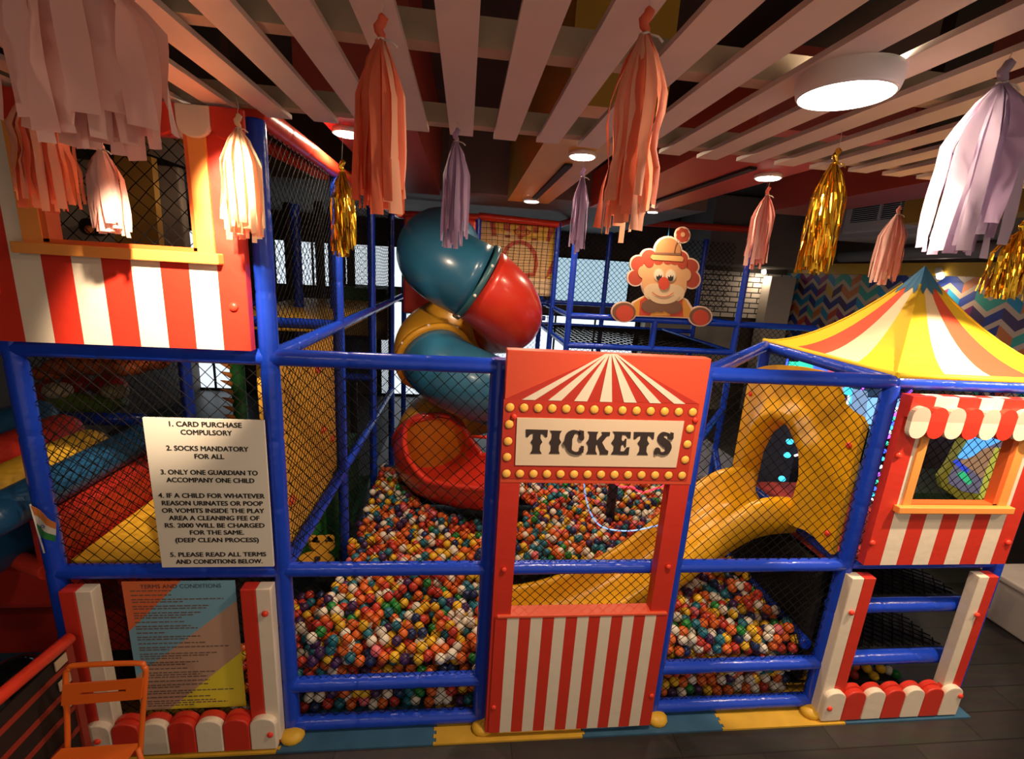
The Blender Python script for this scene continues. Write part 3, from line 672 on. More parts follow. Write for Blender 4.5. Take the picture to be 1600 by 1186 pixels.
# bands run from lower left to upper right; clip the poster rectangle by z = k x + c
def clip_half(pts, a, b, c):
    out = []
    for i in range(len(pts)):
        p, q = pts[i], pts[(i+1) % len(pts)]; dp = a*p[0]+b*p[1]-c; dq = a*q[0]+b*q[1]-c
        if dp >= 0: out.append(p)
        if dp*dq < 0: s_ = dp/(dp-dq); out.append((p[0]+(q[0]-p[0])*s_, p[1]+(q[1]-p[1])*s_))
    return out
W_, H_ = px1-px0, pz1-pz0
rect = [(0, 0), (W_, 0), (W_, H_), (0, H_)]
E3 = [(1.07, .564), (.85, .25), (.92, -.149)]
bands = [(None, E3[0]), (E3[0], E3[1]), (E3[1], E3[2]), (E3[2], None)]
for i, (hi, lo) in enumerate(bands):
    p = rect
    if lo: p = clip_half(p, -lo[0], 1, lo[1])
    if hi: p = clip_half(p, hi[0], -1, -hi[1])
    if len(p) > 2: xz(f, [(px0+x, pz0+z) for x, z in p], py, .004, i)
sheet = f.build('sheet', PO, t)
f = MB(); rng = random.Random(3)
text_into(f, 'TERMS AND CONDITIONS', .655, 1.115, py-.002, .43, .027, bold=.0)
f.build('title_lettering', mat('title_print', (.05, .05, .06), .6), t); f = MB()
INK2 = mat('fine_print', (.17, .11, .09), .6)
zl = 1.085; k = 0
blocks = [1, 1, 2, 2, 3, 1, 2, 1, 2, 1, 2, 3, 2, 1, 3, 1, 2, 2, 1, 3]
for nb in blocks:
    for j in range(nb):
        wl = rng.uniform(.30, .52) if j < nb-1 else rng.uniform(.15, .42)
        x = .385
        while x < .385+wl:
            ww = rng.uniform(.012, .035); f.box(x, min(x+ww, .385+wl), py-.0015, py-.0005, zl-.0035, zl+.0035); x += ww+.007
        zl -= .0165
    zl -= .012
    if zl < .3: break
f.build('fine_print', INK2, t)
# ---- paper flag on a stick
t = thing('paper_flag', 'small tricolour paper flag on a white stick fixed to the left post', 'flag', (.02, -.07, 1.36))
FL = (mat('flag_saffron', (.8, .25, .05), .6), mat('flag_white', (.8, .76, .7), .6), mat('flag_green', (.03, .25, .06), .6))
f = MB()
TL, TR, BL, BR = at(48, 790, Y=-.075), at(88, 817, Y=-.085), at(59, 834, Y=-.07), at(84, 848, Y=-.08)
for i in range(3):
    for j in range(6):
        q = []
        for (v_, u_) in ((i/3, j/6), (i/3, (j+1)/6), ((i+1)/3, (j+1)/6), ((i+1)/3, j/6)):
            p = TL.lerp(TR, u_).lerp(BL.lerp(BR, u_), v_); p = p+Vector((0, .008*math.sin(6*u_+2*v_), 0)); q.append(p)
        f.prism(fix_front(q), (0, .001, 0), i)
c_ = (TL+TR+BL+BR)/4
f.build('flag_cloth', FL, t)
ring = [(c_.x+.008*math.cos(a*math.pi/8), c_.y-.012, c_.z+.006+.008*math.sin(a*math.pi/8)) for a in range(16)]
MB().tube(ring, .0018, 5, closed=True).build('flag_wheel', mat('wheel_navy', (.02, .03, .2), .5), t)
MB().tube([at(47, 788, Y=-.068), at(60, 834, Y=-.066), at(69, 864, Y=-.06)], .004, 8).build('stick', WHITEPL, t)
# ================================================================== TENT
t = thing('tent_canopy', 'yellow, red and cream striped tent roof with a blue pointed cap', 'tent canopy', (5.5, .66, 2.5))
apex = Vector((5.52, .66, 3.16))
cor = [Vector((4.80, -.02, 2.50)), Vector((6.22, -.02, 2.50)), Vector((6.22, 1.38, 2.50)), Vector((4.89, 1.38, 2.50))]
TC = (mat('canopy_yellow', (.80, .55, .02), .6, bump=.3, bscale=5), mat('canopy_cream', (.82, .68, .45), .6, bump=.3, bscale=5), mat('canopy_red', (.70, .09, .04), .6, bump=.3, bscale=5))
f = MB(); NR = 12
def tentp(c, h):
    "h 0 at eaves, 1 at apex; sagging profile"
    g = h**1.0; r = (1-h); s_ = r**1.0
    p = apex+(c-apex)*r; p.z = 2.50+(apex.z-2.50)*(h**1.75 if h < 1 else 1); return p
order = [0, 1, 2, 0]
for e in range(4):
    a, b_ = cor[e], cor[(e+1) % 4]
    for k in range(4):
        mi = (0, 1, 2, 0)[k] if e in (0,) else ((0, 2, 1, 0)[k] if e == 3 else (0, 1, 2, 0)[k])
        for j in range(2):
            u0_, u1_ = (k+j/2)/4, (k+(j+1)/2)/4
            for i in range(NR):
                h0, h1 = .93*i/NR, .93*(i+1)/NR
                c0, c1 = a.lerp(b_, u0_), a.lerp(b_, u1_)
                f.add([tentp(c0, h0), tentp(c1, h0), tentp(c1, h1), tentp(c0, h1)], [(0, 1, 2, 3)], mi, False)
f.build('canopy', TC, t)
f = MB()
for e in range(4):
    a, b_ = cor[e], cor[(e+1) % 4]
    L_ = [tentp(a.lerp(b_, i/6), .88-(.05 if i % 2 else 0)) for i in range(7)]
    for i in range(6): f.add([L_[i]+Vector((0, 0, .008)), L_[i+1]+Vector((0, 0, .008)), apex+Vector((0, 0, .03))], [(0, 1, 2)], 0)
f.build('cap', mat('cap_blue', (.03, .16, .33), .55), t)
for e in range(4):
    MB().tube([tentp(cor[e], h/10)+Vector((0, 0, .004)) for h in range(10)], .008, 6).build('ridge_seam', TC[0], t)
f = MB()
for e in (0, 3):
    a, b_ = cor[e], cor[(e+1) % 4]; f.tube([a, b_], .02, 8)
f.build('hem', TC[0], t)
# ================================================================== CLOWN CUT-OUT
CY = 3.52
t = thing('clown_cutout', 'flat clown cut-out peeking over the rear rail with red curly hair', 'clown cut-out', tuple(at(1034, 500, Y=CY)))
Z7 = lambda pts: [(940+x*.14329, 345+y*.14329) for x, y in pts]
def cl(name, pts_list, k, m, th=.003):
    f = MB()
    for i_, p in enumerate(pts_list): flatpx(f, Z7(p), CY-.0022*k-.0001*i_, th)
    return f.build(name, m, t)
CC = {n: mat('clown_'+n, c, .5) for n, c in dict(border=(.82, .58, .44), red=(.42, .06, .03), skin=(.68, .37, .17), pale=(.72, .54, .33), white=(.75, .66, .5), brown=(.2, .095, .055), orange=(.72, .32, .05), hat=(.46, .21, .08), bright=(.62, .07, .035), black=(.03, .025, .02), tan=(.66, .36, .13)).items()}
hairc = [(370, 620, 78, 80), (410, 470, 88, 85), (520, 400, 85, 85), (850, 410, 90, 80), (960, 500, 92, 80), (985, 640, 82, 90)]
body = [(330, 1030), (350, 900), (420, 850), (500, 815), (850, 830), (920, 870), (970, 960), (985, 1055)]
cl('backing', [ell(x, y, rx+16, ry+16) for x, y, rx, ry in hairc]+[ell(685, 640, 262, 290), ell(725, 330, 155, 165), ell(885, 155, 84, 92), ell(245, 995, 140, 115), ell(1075, 1042, 134, 112), [(310, 1040), (335, 890), (500, 800), (850, 812), (940, 860), (1000, 960), (1000, 1066)]], 0, CC['border'], .03)
cl('hair', [ell(*h) for h in hairc]+[[(480, 350), (900, 360), (960, 560), (900, 640), (480, 640), (430, 560)]], 1, CC['red'])
cl('jacket', [body], 1, CC['orange'])
cl('waistcoat', [[(420, 870), (470, 835), (880, 850), (890, 1045), (410, 1030)]], 2, CC['bright'])
cl('shirt', [ell(640, 1035, 110, 60, 20, 180, 360)], 3, CC['orange'])
cl('face', [ell(685, 670, 245, 245), ell(460, 560, 62, 68), ell(915, 590, 62, 70), [(450, 480), (560, 440), (800, 450), (930, 500), (900, 640), (460, 640)]], 3, CC['skin'])
cl('fringe', [ell(520, 450, 52, 62), ell(620, 435, 52, 45), ell(720, 440, 46, 36), ell(800, 440, 52, 40), ell(880, 465, 52, 62)], 4, CC['red'])
cl('muzzle', [ell(575, 780, 115, 95), ell(790, 790, 115, 95), ell(680, 800, 190, 112)], 4, CC['pale'])
cl('bow_tie', [ell(540, 930, 105, 75, 24), ell(775, 940, 105, 75, 24), [(560, 880), (800, 890), (660, 1000), (600, 990)]], 5, CC['brown'])
cl('chin', [ell(680, 800, 175, 108, 20, 10, 170)], 6, CC['pale'])
cl('eye_white', [ell(625, 590, 58, 72)], 5, CC['pale']); cl('eye_white', [ell(755, 600, 58, 72)], 5, CC['pale'])
cl('eye_glow', [ell(625, 595, 46, 60)], 6, CC['white']); cl('eye_glow', [ell(755, 605, 46, 60)], 6, CC['white'])
for px_, py_ in ((627, 618), (753, 625)):
    cl('pupil', [ell(px_, py_, 30, 34, 20, 0, 180)+[(px_-30, py_-22), (px_-12, py_-8), (px_+2, py_-34), (px_+14, py_-12), (px_+30, py_-30)]], 7, CC['black'])
cl('nose', [ell(680, 683, 60, 70)], 8, CC['bright'])
f = MB(); stroke_px(f, Z7([(552, 778), (590, 808), (640, 826), (690, 830), (740, 815), (784, 783)]), 1.0, CY-.019, .003); f.build('mouth', CC['bright'], t)
cl('hat_crown', [ell(725, 330, 138, 145, 24, 180, 360)+[(863, 352), (583, 345)]], 4, CC['hat'])
cl('hat_band', [[(580, 342), (865, 352), (866, 378), (582, 366)]], 5, CC['brown'])
cl('hat_brim', [[(550, 370), (870, 385), (895, 410), (885, 445), (560, 425), (532, 400)]], 6, CC['tan'])
f = MB(); stroke_px(f, Z7([(835, 210), (805, 270), (790, 345)]), .6, CY-.0165, .003); f.build('flower_stem', CC['brown'], t)
fl = cl('flower', [ell(885+45*math.cos(a*math.pi/3.5), 155+48*math.sin(a*math.pi/3.5), 31, 33, 16) for a in range(7)]+[ell(885, 155, 40, 40)], 2, CC['red'])
cl('flower_centre', [ell(887, 150, 24, 26, 16)], 4, CC['skin'])
for px_, py_, rx, ry in ((245, 995, 128, 102), (1075, 1042, 118, 98)):
    cl('cuff', [ell(px_, py_, rx, ry)], 2, CC['brown']); cl('hand', [ell(px_+8, py_+14, rx*.76, ry*.86)], 4, CC['bright'])
MB().tube([at(1044, 372, Y=CY+.01), at(1046, 350, Y=CY+.5)], .006, 6).build('cord', mat('cord_blue', (.05, .25, .5), .5), t)
# ================================================================== CASTLE BANNER
BY = 4.76
t = thing('printed_banner', 'printed cream castle banner with a red arch under the red rail', 'banner', (2.97, BY, 2.3))
Zb = lambda pts: [(740+x*.1349, 320+y*.1349) for x, y in pts]
CB = {n: mat('banner_'+n, c, .6) for n, c in dict(cream=(.72, .47, .22), yellow=(.78, .46, .05), red=(.5, .07, .03), dred=(.3, .03, .015), pale=(.78, .58, .36)).items()}
def bn(name, L, k, m):
    f = MB()
    for i_, p in enumerate(L): flatpx(f, Zb(p), BY-.004*k-.0004*i_, .004)
    return f.build(name, m, t)
bn('sheet', [[(60, 180), (985, 260), (930, 1060), (50, 1010)]], 0, CB['cream'])
bn('lower_sheet', [[(60, 800), (900, 870), (890, 1060), (50, 1010)]], 1, CB['pale'])
bn('yellow_print', [[(430, 220), (960, 270), (950, 420), (610, 410), (440, 330)], [(250, 200), (430, 215), (360, 330), (250, 320)], [(890, 420), (950, 425), (910, 860), (860, 855)]], 2, CB['yellow'])
for bl_ in [[(190, 200), (250, 205), (265, 360), (215, 360)], [(355, 220), (425, 225), (415, 310), (355, 290)], [(520, 235), (600, 242), (600, 270), (520, 262)], [(690, 260), (755, 262), (750, 330), (690, 325)], [(870, 275), (935, 285), (885, 425), (840, 420)], [(510, 350), (590, 355), (560, 400), (510, 390)], [(935, 610), (930, 760), (840, 850), (860, 760)]]: bn('castle_block', [bl_], 3, CB['red'])
bn('castle_windows', [[(365, 350), (425, 352), (425, 382), (365, 378)], [(672, 385), (735, 388), (733, 412), (672, 410)]], 3, CB['dred'])
bn('title_plaque', [[(460, 290), (530, 262), (610, 270), (670, 310), (640, 350), (560, 372), (490, 345)]], 4, CB['red'])
f = MB(); q0 = at(*Zb([(565, 318)])[0], Y=BY-.022); text_into(f, 'CIRCUS', q0.x, q0.z, BY-.022, .20, .05, bold=.02); f.build('title_lettering', CB['yellow'], t)
f = MB(); arc = [(330, 660)]+ell(530, 650, 190, 220, 20, 185, 355)+[(725, 690), (700, 805), (520, 815), (400, 780), (330, 670)]
stroke_px(f, Zb(arc), 6, BY-.018, .006); f.build('arch_print', CB['red'], t)
# ================================================================== TWISTING TUBE SLIDE
sl = thing('tube_slide', 'twisting enclosed tube slide in teal, red and ochre sections ending in a red chute', 'tube slide', (2.3, 2.7, .5))
HX, HY, HR = 2.27, 2.80, .42
def hel(deg):
    a = math.radians(deg); return Vector((HX-HR*math.cos(a), HY-HR*math.sin(a), 3.12-1.08*deg/360-(.13*max(0, math.sin(a-math.pi/2))**1.5 if 90 < deg < 270 else 0)))
def section(name, a0, a1, r, m, extra=None, rim=True):
    k = max(6, int((a1-a0)/8)); P = [hel(a0+(a1-a0)*i/k) for i in range(k+1)]
    if extra: P = extra+P
    f = MB(); f.tube(P, r, 36, 0, True)
    return f.build(name, m, sl)
def flange(deg, r, m):
    d = hel(deg+2)-hel(deg-2); d.normalize(); c = hel(deg)
    f = MB(); f.tube([c-d*.028, c-d*.026, c+d*.026, c+d*.028], [r*.98, r*1.075, r*1.075, r*.98], 36)
    o = f.build('flange', m, sl)
    n1 = d.cross(Vector((0, 0, 1))).normalized(); n2 = d.cross(n1)
    for i in range(8):
        p = c+(n1*math.cos(i*math.pi/4+.3)+n2*math.sin(i*math.pi/4+.3))*r*1.06
        MB().ball(p, .018, 0, 8, 6).build('bolt', WHITEPL, o)
section('tube_section', -30, 95, .40, TEAL, [Vector((1.98, 3.75, 3.22)), Vector((1.90, 3.45, 3.22))])
flange(96, .40, mat('flange_teal', (.035, .12, .15), .35))
section('tube_section', 97, 232, .40, REDPL)
flange(232, .385, mat('flange_red', (.4, .03, .02), .35))
section('tube_section', 233, 384, .425, YELTUBE)
flange(384, .41, YELTUBE)
section('tube_section', 384, 545, .385, TEAL)
section('tube_section', 545, 734, .405, YELTUBE)
# open red run-out: a tube that unrolls into a flared trough
P = spline([hel(724), hel(740), Vector((1.91, 2.42, .93)), Vector((2.01, 2.22, .93)), Vector((2.18, 2.04, .93)), Vector((2.40, 1.90, .93)), Vector((2.66, 1.80, .93))], 6)
def trough(off):
    rows = []
    for i, p in enumerate(P):
        d = (P[min(i+1, len(P)-1)]-P[max(i-1, 0)]).normalized(); side = d.cross(Vector((0, 0, 1))).normalized(); up = side.cross(d)
        u = i/(len(P)-1); half = math.radians(180-max(0, min(1, (u-.12)/.55))**.8*98); r = .42-off+.05*u
        rows.append([p+side*(r*math.sin(-half+2*half*j/28))-up*(r*math.cos(-half+2*half*j/28))+up*(.0 if u < .5 else (u-.5)*.3) for j in range(29)])
    return rows
f = MB(); A = trough(0); Bq = trough(.03)
for rows, flip in ((A, False), (Bq, True)):
    n = len(rows[0]); vs = [p for r_ in rows for p in r_]
    fs = [(i*n+j, i*n+j+1, (i+1)*n+j+1, (i+1)*n+j) for i in range(len(rows)-1) for j in range(n-1)]
    if flip: fs = [q[::-1] for q in fs]
    f.add(vs, fs, 0, True)
f.build('run_out', REDPL, sl)
f = MB()
lip = [A[i][0].lerp(Bq[i][0], .5) for i in range(len(P)-1, 4, -1)]+[A[i][-1].lerp(Bq[i][-1], .5) for i in range(5, len(P))]
f.tube([A[i][0].lerp(Bq[i][0], .5) for i in range(4, len(P))], .03, 10); f.tube([A[i][-1].lerp(Bq[i][-1], .5) for i in range(4, len(P))], .03, 10)
f.tube([A[-1][j].lerp(Bq[-1][j], .5) for j in range(29)], .028, 10); f.tube([A[0][j] for j in range(29)], .035, 10)
f.build('lip', REDPL, sl)
MB().tube([at(735, 525, Y=3.3), at(733, 575, Y=3.3)], .045, 12).build('support', REDRAIL, sl)
MB().tube([at(735, 682, Y=2.0), at(770, 684, Y=1.6)], .016, 8).build('chain', REDRAIL, sl)
tag(MB().box(1.35, 2.32, 4.1, 4.18, 2.3, 3.6).build('padded_wall', REDB, bevel=.03), 'dark red padded wall at the start of the tube slide', 'padded wall')
# ================================================================== YELLOW ARCH SLIDE
t = thing('arch_slide', 'yellow moulded slide with an arched entry panel right of the ticket booth', 'slide', (4.2, .7, .4))
f = MB()
# entry panel in the plane x = 4.74 between y .04 and 1.26, arch hole y .44-.92
out = [(.04, 1.24), (.04, 2.20), (.16, 2.21), (.24, 2.24), (.30, 2.34), (.42, 2.42), (.7, 2.40), (.95, 2.36), (1.14, 2.30), (1.25, 2.18), (1.25, 1.24)]
hole = [(.42, 1.30), (.40, 1.62), (.46, 1.80), (.60, 1.93), (.74, 1.93), (.86, 1.82), (.93, 1.62), (.94, 1.30)]
def pp(y, z, x): return Vector((x, y, z))
no = 40
def resample(pts, n):
    L = [0]
    for i in range(len(pts)-1): L.append(L[-1]+math.dist(pts[i], pts[i+1]))
    r = []
    for k in range(n):
        d = L[-1]*k/(n-1); i = max(j for j in range(len(L)) if L[j] <= d+1e-9); i = min(i, len(pts)-2)
        q = (d-L[i])/(L[i+1]-L[i]+1e-9); r.append((pts[i][0]+(pts[i+1][0]-pts[i][0])*q, pts[i][1]+(pts[i+1][1]-pts[i][1])*q))
    return r
O_, H__ = resample(out, no), resample(hole, no)
rows = []
for k, (fr_, dx) in enumerate(((0, 0.0), (.45, 0.0), (.62, -.02), (.74, -.085), (.84, -.10), (.93, -.07), (1, 0.02))):
    rows.append([pp(O_[i][0]+(H__[i][0]-O_[i][0])*fr_, O_[i][1]+(H__[i][1]-O_[i][1])*fr_, 4.72+dx) for i in range(no)])
vs = [p for r_ in rows for p in r_]
fs = [(a*no+i, a*no+i+1, (a+1)*no+i+1, (a+1)*no+i) for a in range(len(rows)-1) for i in range(no-1)]
f.add(vs, fs, 0, True)
f.prism([pp(y, z, 4.725) for y, z in out], (.03, 0, 0)) if False else None
bk = [[p+Vector((4.76-p.x, 0, 0)) for p in rows[0]], [p+Vector((4.76-p.x, 0, 0)) for p in rows[-1]]]
for A_, B_ in ((rows[0], bk[0]), (bk[0], bk[1]), (bk[1], rows[-1])):
    f.add(A_+B_, [(i, i+1, no+i+1, no+i) for i in range(no-1)], 0, True)
f.build('arch_panel', YELPL, t)
# chute: U profile swept down to the left, with rounded side walls
path = spline([Vector((4.72, .68, 1.20)), Vector((4.40, .68, 1.14)), Vector((4.05, .66, .90)), Vector((3.70, .63, .62)), Vector((3.3, .60, .38)), Vector((2.9, .58, .25)), Vector((2.55, .57, .21))], 7)
prof = [(-.31, .0), (-.33, .12), (-.31, .22), (-.26, .25), (-.22, .21), (-.20, .08), (-.12, .03), (0, .015), (.12, .03), (.20, .08), (.22, .21), (.26, .25), (.31, .22), (.33, .12), (.31, 0), (.15, -.06), (-.15, -.06)]
vs = []
for i, p in enumerate(path):
    u = i/(len(path)-1); hgt = 1.0+.25*math.sin(min(1, u*2.2)*math.pi)-.25*u
    for (a, b_) in prof: vs.append(p+Vector((0, a*(1-.05*u), b_*hgt)))
n = len(prof)
fs = [(i*n+j, i*n+(j+1) % n, (i+1)*n+(j+1) % n, (i+1)*n+j) for i in range(len(path)-1) for j in range(n)]
MB().add(vs, fs+[list(range(n))[::-1], [len(vs)-n+j for j in range(n)]], 0, True).build('chute', YELPL, t)
for y, z in ((.10, 2.0), (.10, 1.36), (1.18, 2.05), (1.2, 1.3)): MB().ball((4.715, y, z), .022, 0, 10, 6, (.6, 1, 1)).build('button', BTN, t)
# deck behind the arch
tag(MB().box(4.80, 5.9, .1, 1.28, 1.10, 1.17).build('deck_pad', mat('deck_red_blue', (.45, .05, .04), .5, mottle=.6, mscale=9), bevel=.01), 'red and blue dotted deck pad behind the yellow arch', 'deck pad')
HOLED = mat('black_perforated_mat', (.02, .02, .022), .55, bump=.6, bscale=60)
tag(MB().box(4.86, 5.9, .1, .95, .80, .85).build('step_deck', HOLED), 'black webbed step deck under the right booth, upper one', 'deck')
tag(MB().box(4.86, 5.9, .1, 1.28, .33, .40).build('step_deck', HOLED), 'black webbed step deck under the right booth, lower one', 'deck')
net('safety_net', 'black webbing net over the upper step deck in the right booth', (4.88, .1, .87), (1, 0, 0), (0, 1, 0), 1.0, .8, .06, .006, sag=0)
net('safety_net', 'black webbing net over the lower step deck in the right booth', (4.88, .1, .42), (1, 0, 0), (0, 1, 0), 1.0, 1.1, .06, .006, sag=0)
tag(MB().box(4.76, 4.80, .1, 1.28, .15, 1.08).build('pit_liner', DARK), 'black liner board behind the dense net at the pit end', 'board')
# dark post standing in the pit, seen through the ticket opening
a = at(957, 770, Y=1.7)
tag(MB().tube([(a.x, 1.7, .1), (a.x, 1.7, 1.45)], .05, 12).build('pit_post', mat('pit_post_navy', (.02, .015, .03), .4)), 'dark post rising from the balls behind the ticket opening', 'post')
# ================================================================== YELLOW CLIMBING PANEL, GREEN SLOPE, BEAR
t = thing('climbing_panel', 'yellow padded climbing panel with red holds beside the left bay', 'climbing panel', (1.15, .7, ZM))
MB().box(1.10, 1.17, .05, 1.30, ZM+.05, ZT-.05).build('pad', mat('climb_yellow', (.75, .40, .05), .5, bump=.1), t, bevel=.02)
for y, z in ((.55, 2.33), (.85, 2.2), (.93, 1.72), (1.15, 1.56), (.25, 1.5)): MB().ball((1.175, y, z), .035, 0, 12, 8, (.7, 1.2, .8)).build('hold', mat('hold_red', (.75, .1, .03), .4), t)
tag(MB().box(.03, 1.15, 1.5, 4.0, ZT-.09, ZT-.01).build('deck_pad', YELPAD, bevel=.01), 'yellow deck pad on the upper floor over the left side rail', 'deck pad')
X13 = lambda pts, x: [at(a_, b_, X=x) for a_, b_ in pts]
tag(MB().prism(X13([(579, 742), (546, 874), (470, 876), (500, 800), (540, 745)], 1.0), (-.08, 0, 0)).build('slope_mat', GREEN), 'green sloping mat under the yellow climbing panel', 'mat')
tag(MB().box(.5, 1.1, 1.5, 2.4, .4, 1.15).build('padded_block', mat('dark_green_vinyl', (.01, .07, .03), .5), bevel=.03), 'dark green padded block behind the climbing panel', 'padded block')
t = thing('bear_cutout', 'yellow bear cut-out low in the corner of the left ball bay', 'cut-out', tuple(at(500, 880, X=1.12)))
BR_ = mat('bear_yellow', (.62, .34, .03), .5); BX = 1.12
def bp(name, pls, k, m):
    f = MB()
    for p in pls: f.prism(X13(p, BX+.006*k), (-.02, 0, 0))
    return f.build(name, m, t)
bp('head', [ell(505, 850, 19, 14), ell(491, 842, 6, 6, 14), ell(517, 841, 6, 6, 14)], 0, BR_)
bp('body', [ell(497, 875, 26, 14)], 1, BR_)
bp('eye', [ell(498, 846, 2, 2, 10)], 2, INK); bp('eye', [ell(512, 845, 2, 2, 10)], 2, INK)
bp('nose', [ell(497, 873, 4, 4, 12)], 3, INK)
# upper rear decks left of the slide
tag(MB().box(.42, 1.1, 4.3, 5.2, ZT-.05, ZT+.14).build('padded_block', GREEN, bevel=.03), 'green padded block on the upper rear deck behind the blue posts', 'padded block')
tag(MB().box(.2, 1.15, 4.1, 4.3, 1.9, 2.40).build('padded_block', mat('tan_vinyl', (.5, .36, .16), .5), bevel=.03), 'tan padded panel below the green rear block', 'padded panel')
tag(MB().box(.3, 1.15, 3.0, 3.2, 1.55, 2.1).build('padded_block', mat('navy_vinyl', (.01, .03, .08), .4), bevel=.04), 'navy padded block behind the second side post', 'padded block')
# ================================================================== BALL PIT
rng = random.Random(11)
BC = [('orange', (.72, .14, .02), 26), ('red', (.55, .045, .025), 13), ('white', (.78, .72, .60), 21), ('yellow', (.80, .48, .02), 18), ('teal', (.015, .16, .23), 15), ('navy', (.012, .03, .12), 7), ('purple', (.06, .02, .10), 7), ('green', (.015, .22, .04), 3), ('pink', (.75, .16, .2), 2)]
BM = [mat('ball_'+n, c, .35) for n, c, k in BC]; WT = [k for n, c, k in BC]
R_ = .0355
balls = []
def ok(x, y, z):
    if y > 2.75 or x < .74 or (x < 1.27 and (y > .8 or z > .42)) or x > 4.70: return False
    for px_, py_ in ((1.2, 0), (2.4, 0), (3.6, 0), (4.8, 0), (1.2, 1.35), (1.2, 2.7)):
        if (x-px_)**2+(y-py_)**2 < .0075: return False
    if x < 1.42 and .1 < y < .95 and z > .66: return False
    # clear of the chute
    zc = .22+max(0, x-2.9)*.55 if x > 2.5 else 9
    if 2.5 < x < 4.72 and abs(y-.61) < .38 and z > zc-.12: return False
    if any((x-p_.x)**2+(y-p_.y)**2+(z-p_.z)**2 < .24 for p_ in PATHR): return False
    if (x-a.x)**2+(y-1.7)**2 < .0075: return False
    return True
PATHR = [p.copy() for p in P]
def surf(x, y): return .53+.05*math.sin(1.7*x+.6)*math.cos(1.3*y)+.03*y-(.13 if x < 1.27 else 0)
s = .0725; rowh = s*math.sqrt(3)/2; lz = s*math.sqrt(2/3)
k = 0; z = .085
while z < .75:
    y = .10+(k % 3)*rowh/3; j = 0
    while y < 2.75:
        x = .74+(j % 2)*s/2+(k % 3)*s/3
        while x < 4.7:
            top_ = surf(x, y); depth = top_-z
            if depth > -.03 and (depth < .11 or y < .24 or (x > 4.5 and depth < .2)):
                if not (depth < .03 and rng.random() < .45):
                    q = (x+rng.uniform(-.013, .013), y+rng.uniform(-.013, .013), z+rng.uniform(-.012, .012))
                    if ok(*q): balls.append(q)
            x += s
        y += rowh; j += 1
    z += lz; k += 1
def vis_score(b):
    x, y, z = b
    bay = (1.30 < x < 2.32) or (3.68 < x < 4.62)
    return ((Vector(b)-CAM).length + (0 if bay else 2) + (0 if (y < .145 or z > surf(x, y)-.035) else 1.5) + (1 if z < .125 else 0)+(.6 if abs(z-.38) < .07 else 0))
balls.sort(key=vis_score)
BALLME = []
f = MB().ball((0, 0, 0), R_, 0, 18, 12)
for m in BM:
    me = bpy.data.meshes.new('pit_ball'); me.from_pydata(f.v, [], f.f); me.materials.append(m); me.polygons.foreach_set('use_smooth', [True]*len(f.f)); BALLME.append(me)
cols = [rng.choices(range(len(BC)), WT)[0] for _ in balls]
for i in range(300):
    o = bpy.data.objects.new('pit_ball', BALLME[cols[i]]); C.objects.link(o); o.location = balls[i]
    side = 'left' if balls[i][0] < 3 else 'right'
    cn = BC[cols[i]][0]
    tag(o, '%s plastic ball behind the low net %s of the ticket booth' % (cn, side), 'ball', '%s balls behind the net, %s side of the booth' % (cn, side))
for i in range(150):
    balls.append((rng.uniform(4.9, 5.75), rng.uniform(.2, 1.2), .036+(.05 if i % 3 == 0 else 0))); cols.append(rng.choices(range(len(BC)), WT)[0])
f = MB()
for q, c_ in zip(balls[300:], cols[300:]):
    near = q[1] < .9
    f.ball(q, R_, c_, 14 if near else 10, 9 if near else 7)
o = f.build('pit_balls', BM, origin=(0, 0, 0)); tag(o, 'mass of mixed coloured plastic balls filling the rest of the pit', 'balls', None, 'stuff')
# pit padding walls at the back
tag(MB().box(.62, .68, .08, 1.3, .02, 1.0).build('padded_barrier', mat('pit_wall_dark', (.02, .018, .02), .6), bevel=.02), 'dark padded side wall of the ball pit behind the terms poster', 'padded wall')
tag(MB().box(1.3, 4.7, 2.86, 2.96, .02, .52).build('padded_barrier', mat('pit_wall_dark', (.02, .018, .02), .6), bevel=.03), 'dark padded wall at the back of the ball pit', 'padded wall')
# ================================================================== FLOOR MATS
MB_BLUE = mat('mat_blue', (.035, .12, .22), .6, mottle=.15); MB_YEL = mat('mat_yellow', (.62, .36, .03), .6, mottle=.12)
edges = [-.35, 1.15, 2.10, 3.08, 4.06, 4.98, 5.98]
names = ['yellow foam floor mat below the terms poster', 'blue foam floor mat below the left ball bay', 'yellow foam floor mat below the left half of the ticket booth', 'blue foam floor mat below the right half of the ticket booth and beyond', 'yellow foam floor mat beside the right booth', 'blue foam floor mat under the right booth scallops']
for i in range(6):
    xa, xb = edges[i], edges[i+1]; pts = [(xa, -.145)]
    def teeth(x, up):
        L_ = []; n = 7
        for j in range(n):
            y0_ = -.145+j*.05
            L_ += [(x, y0_), (x, y0_+.018), (x+.018, y0_+.014), (x+.018, y0_+.04), (x, y0_+.036)]
        return L_ if up else L_[::-1]
    P_ = ([(xb-.002, -.145), (xb-.002, .10), (xb-.9, .10)] if i == 5 else [(p[0]-.002, p[1]) for p in teeth(xb, True)])+([(xa, .30), (xa, -.145)] if i == 0 else [(p[0]+.001, p[1]) for p in teeth(xa, False)])
    f = MB().prism([Vector((p[0], p[1], .014)) for p in P_], (0, 0, -.013))
    o = f.build('floor_mat', MB_YEL if i % 2 == 0 else MB_BLUE); tag(o, names[i], 'floor mat', 'interlocking foam mats along the front')
tag(MB().box(-3.2, -.36, -.6, 2.6, .001, .02).build('floor_mat', MB_BLUE), 'blue foam floor beside the red step at far left', 'floor mat')
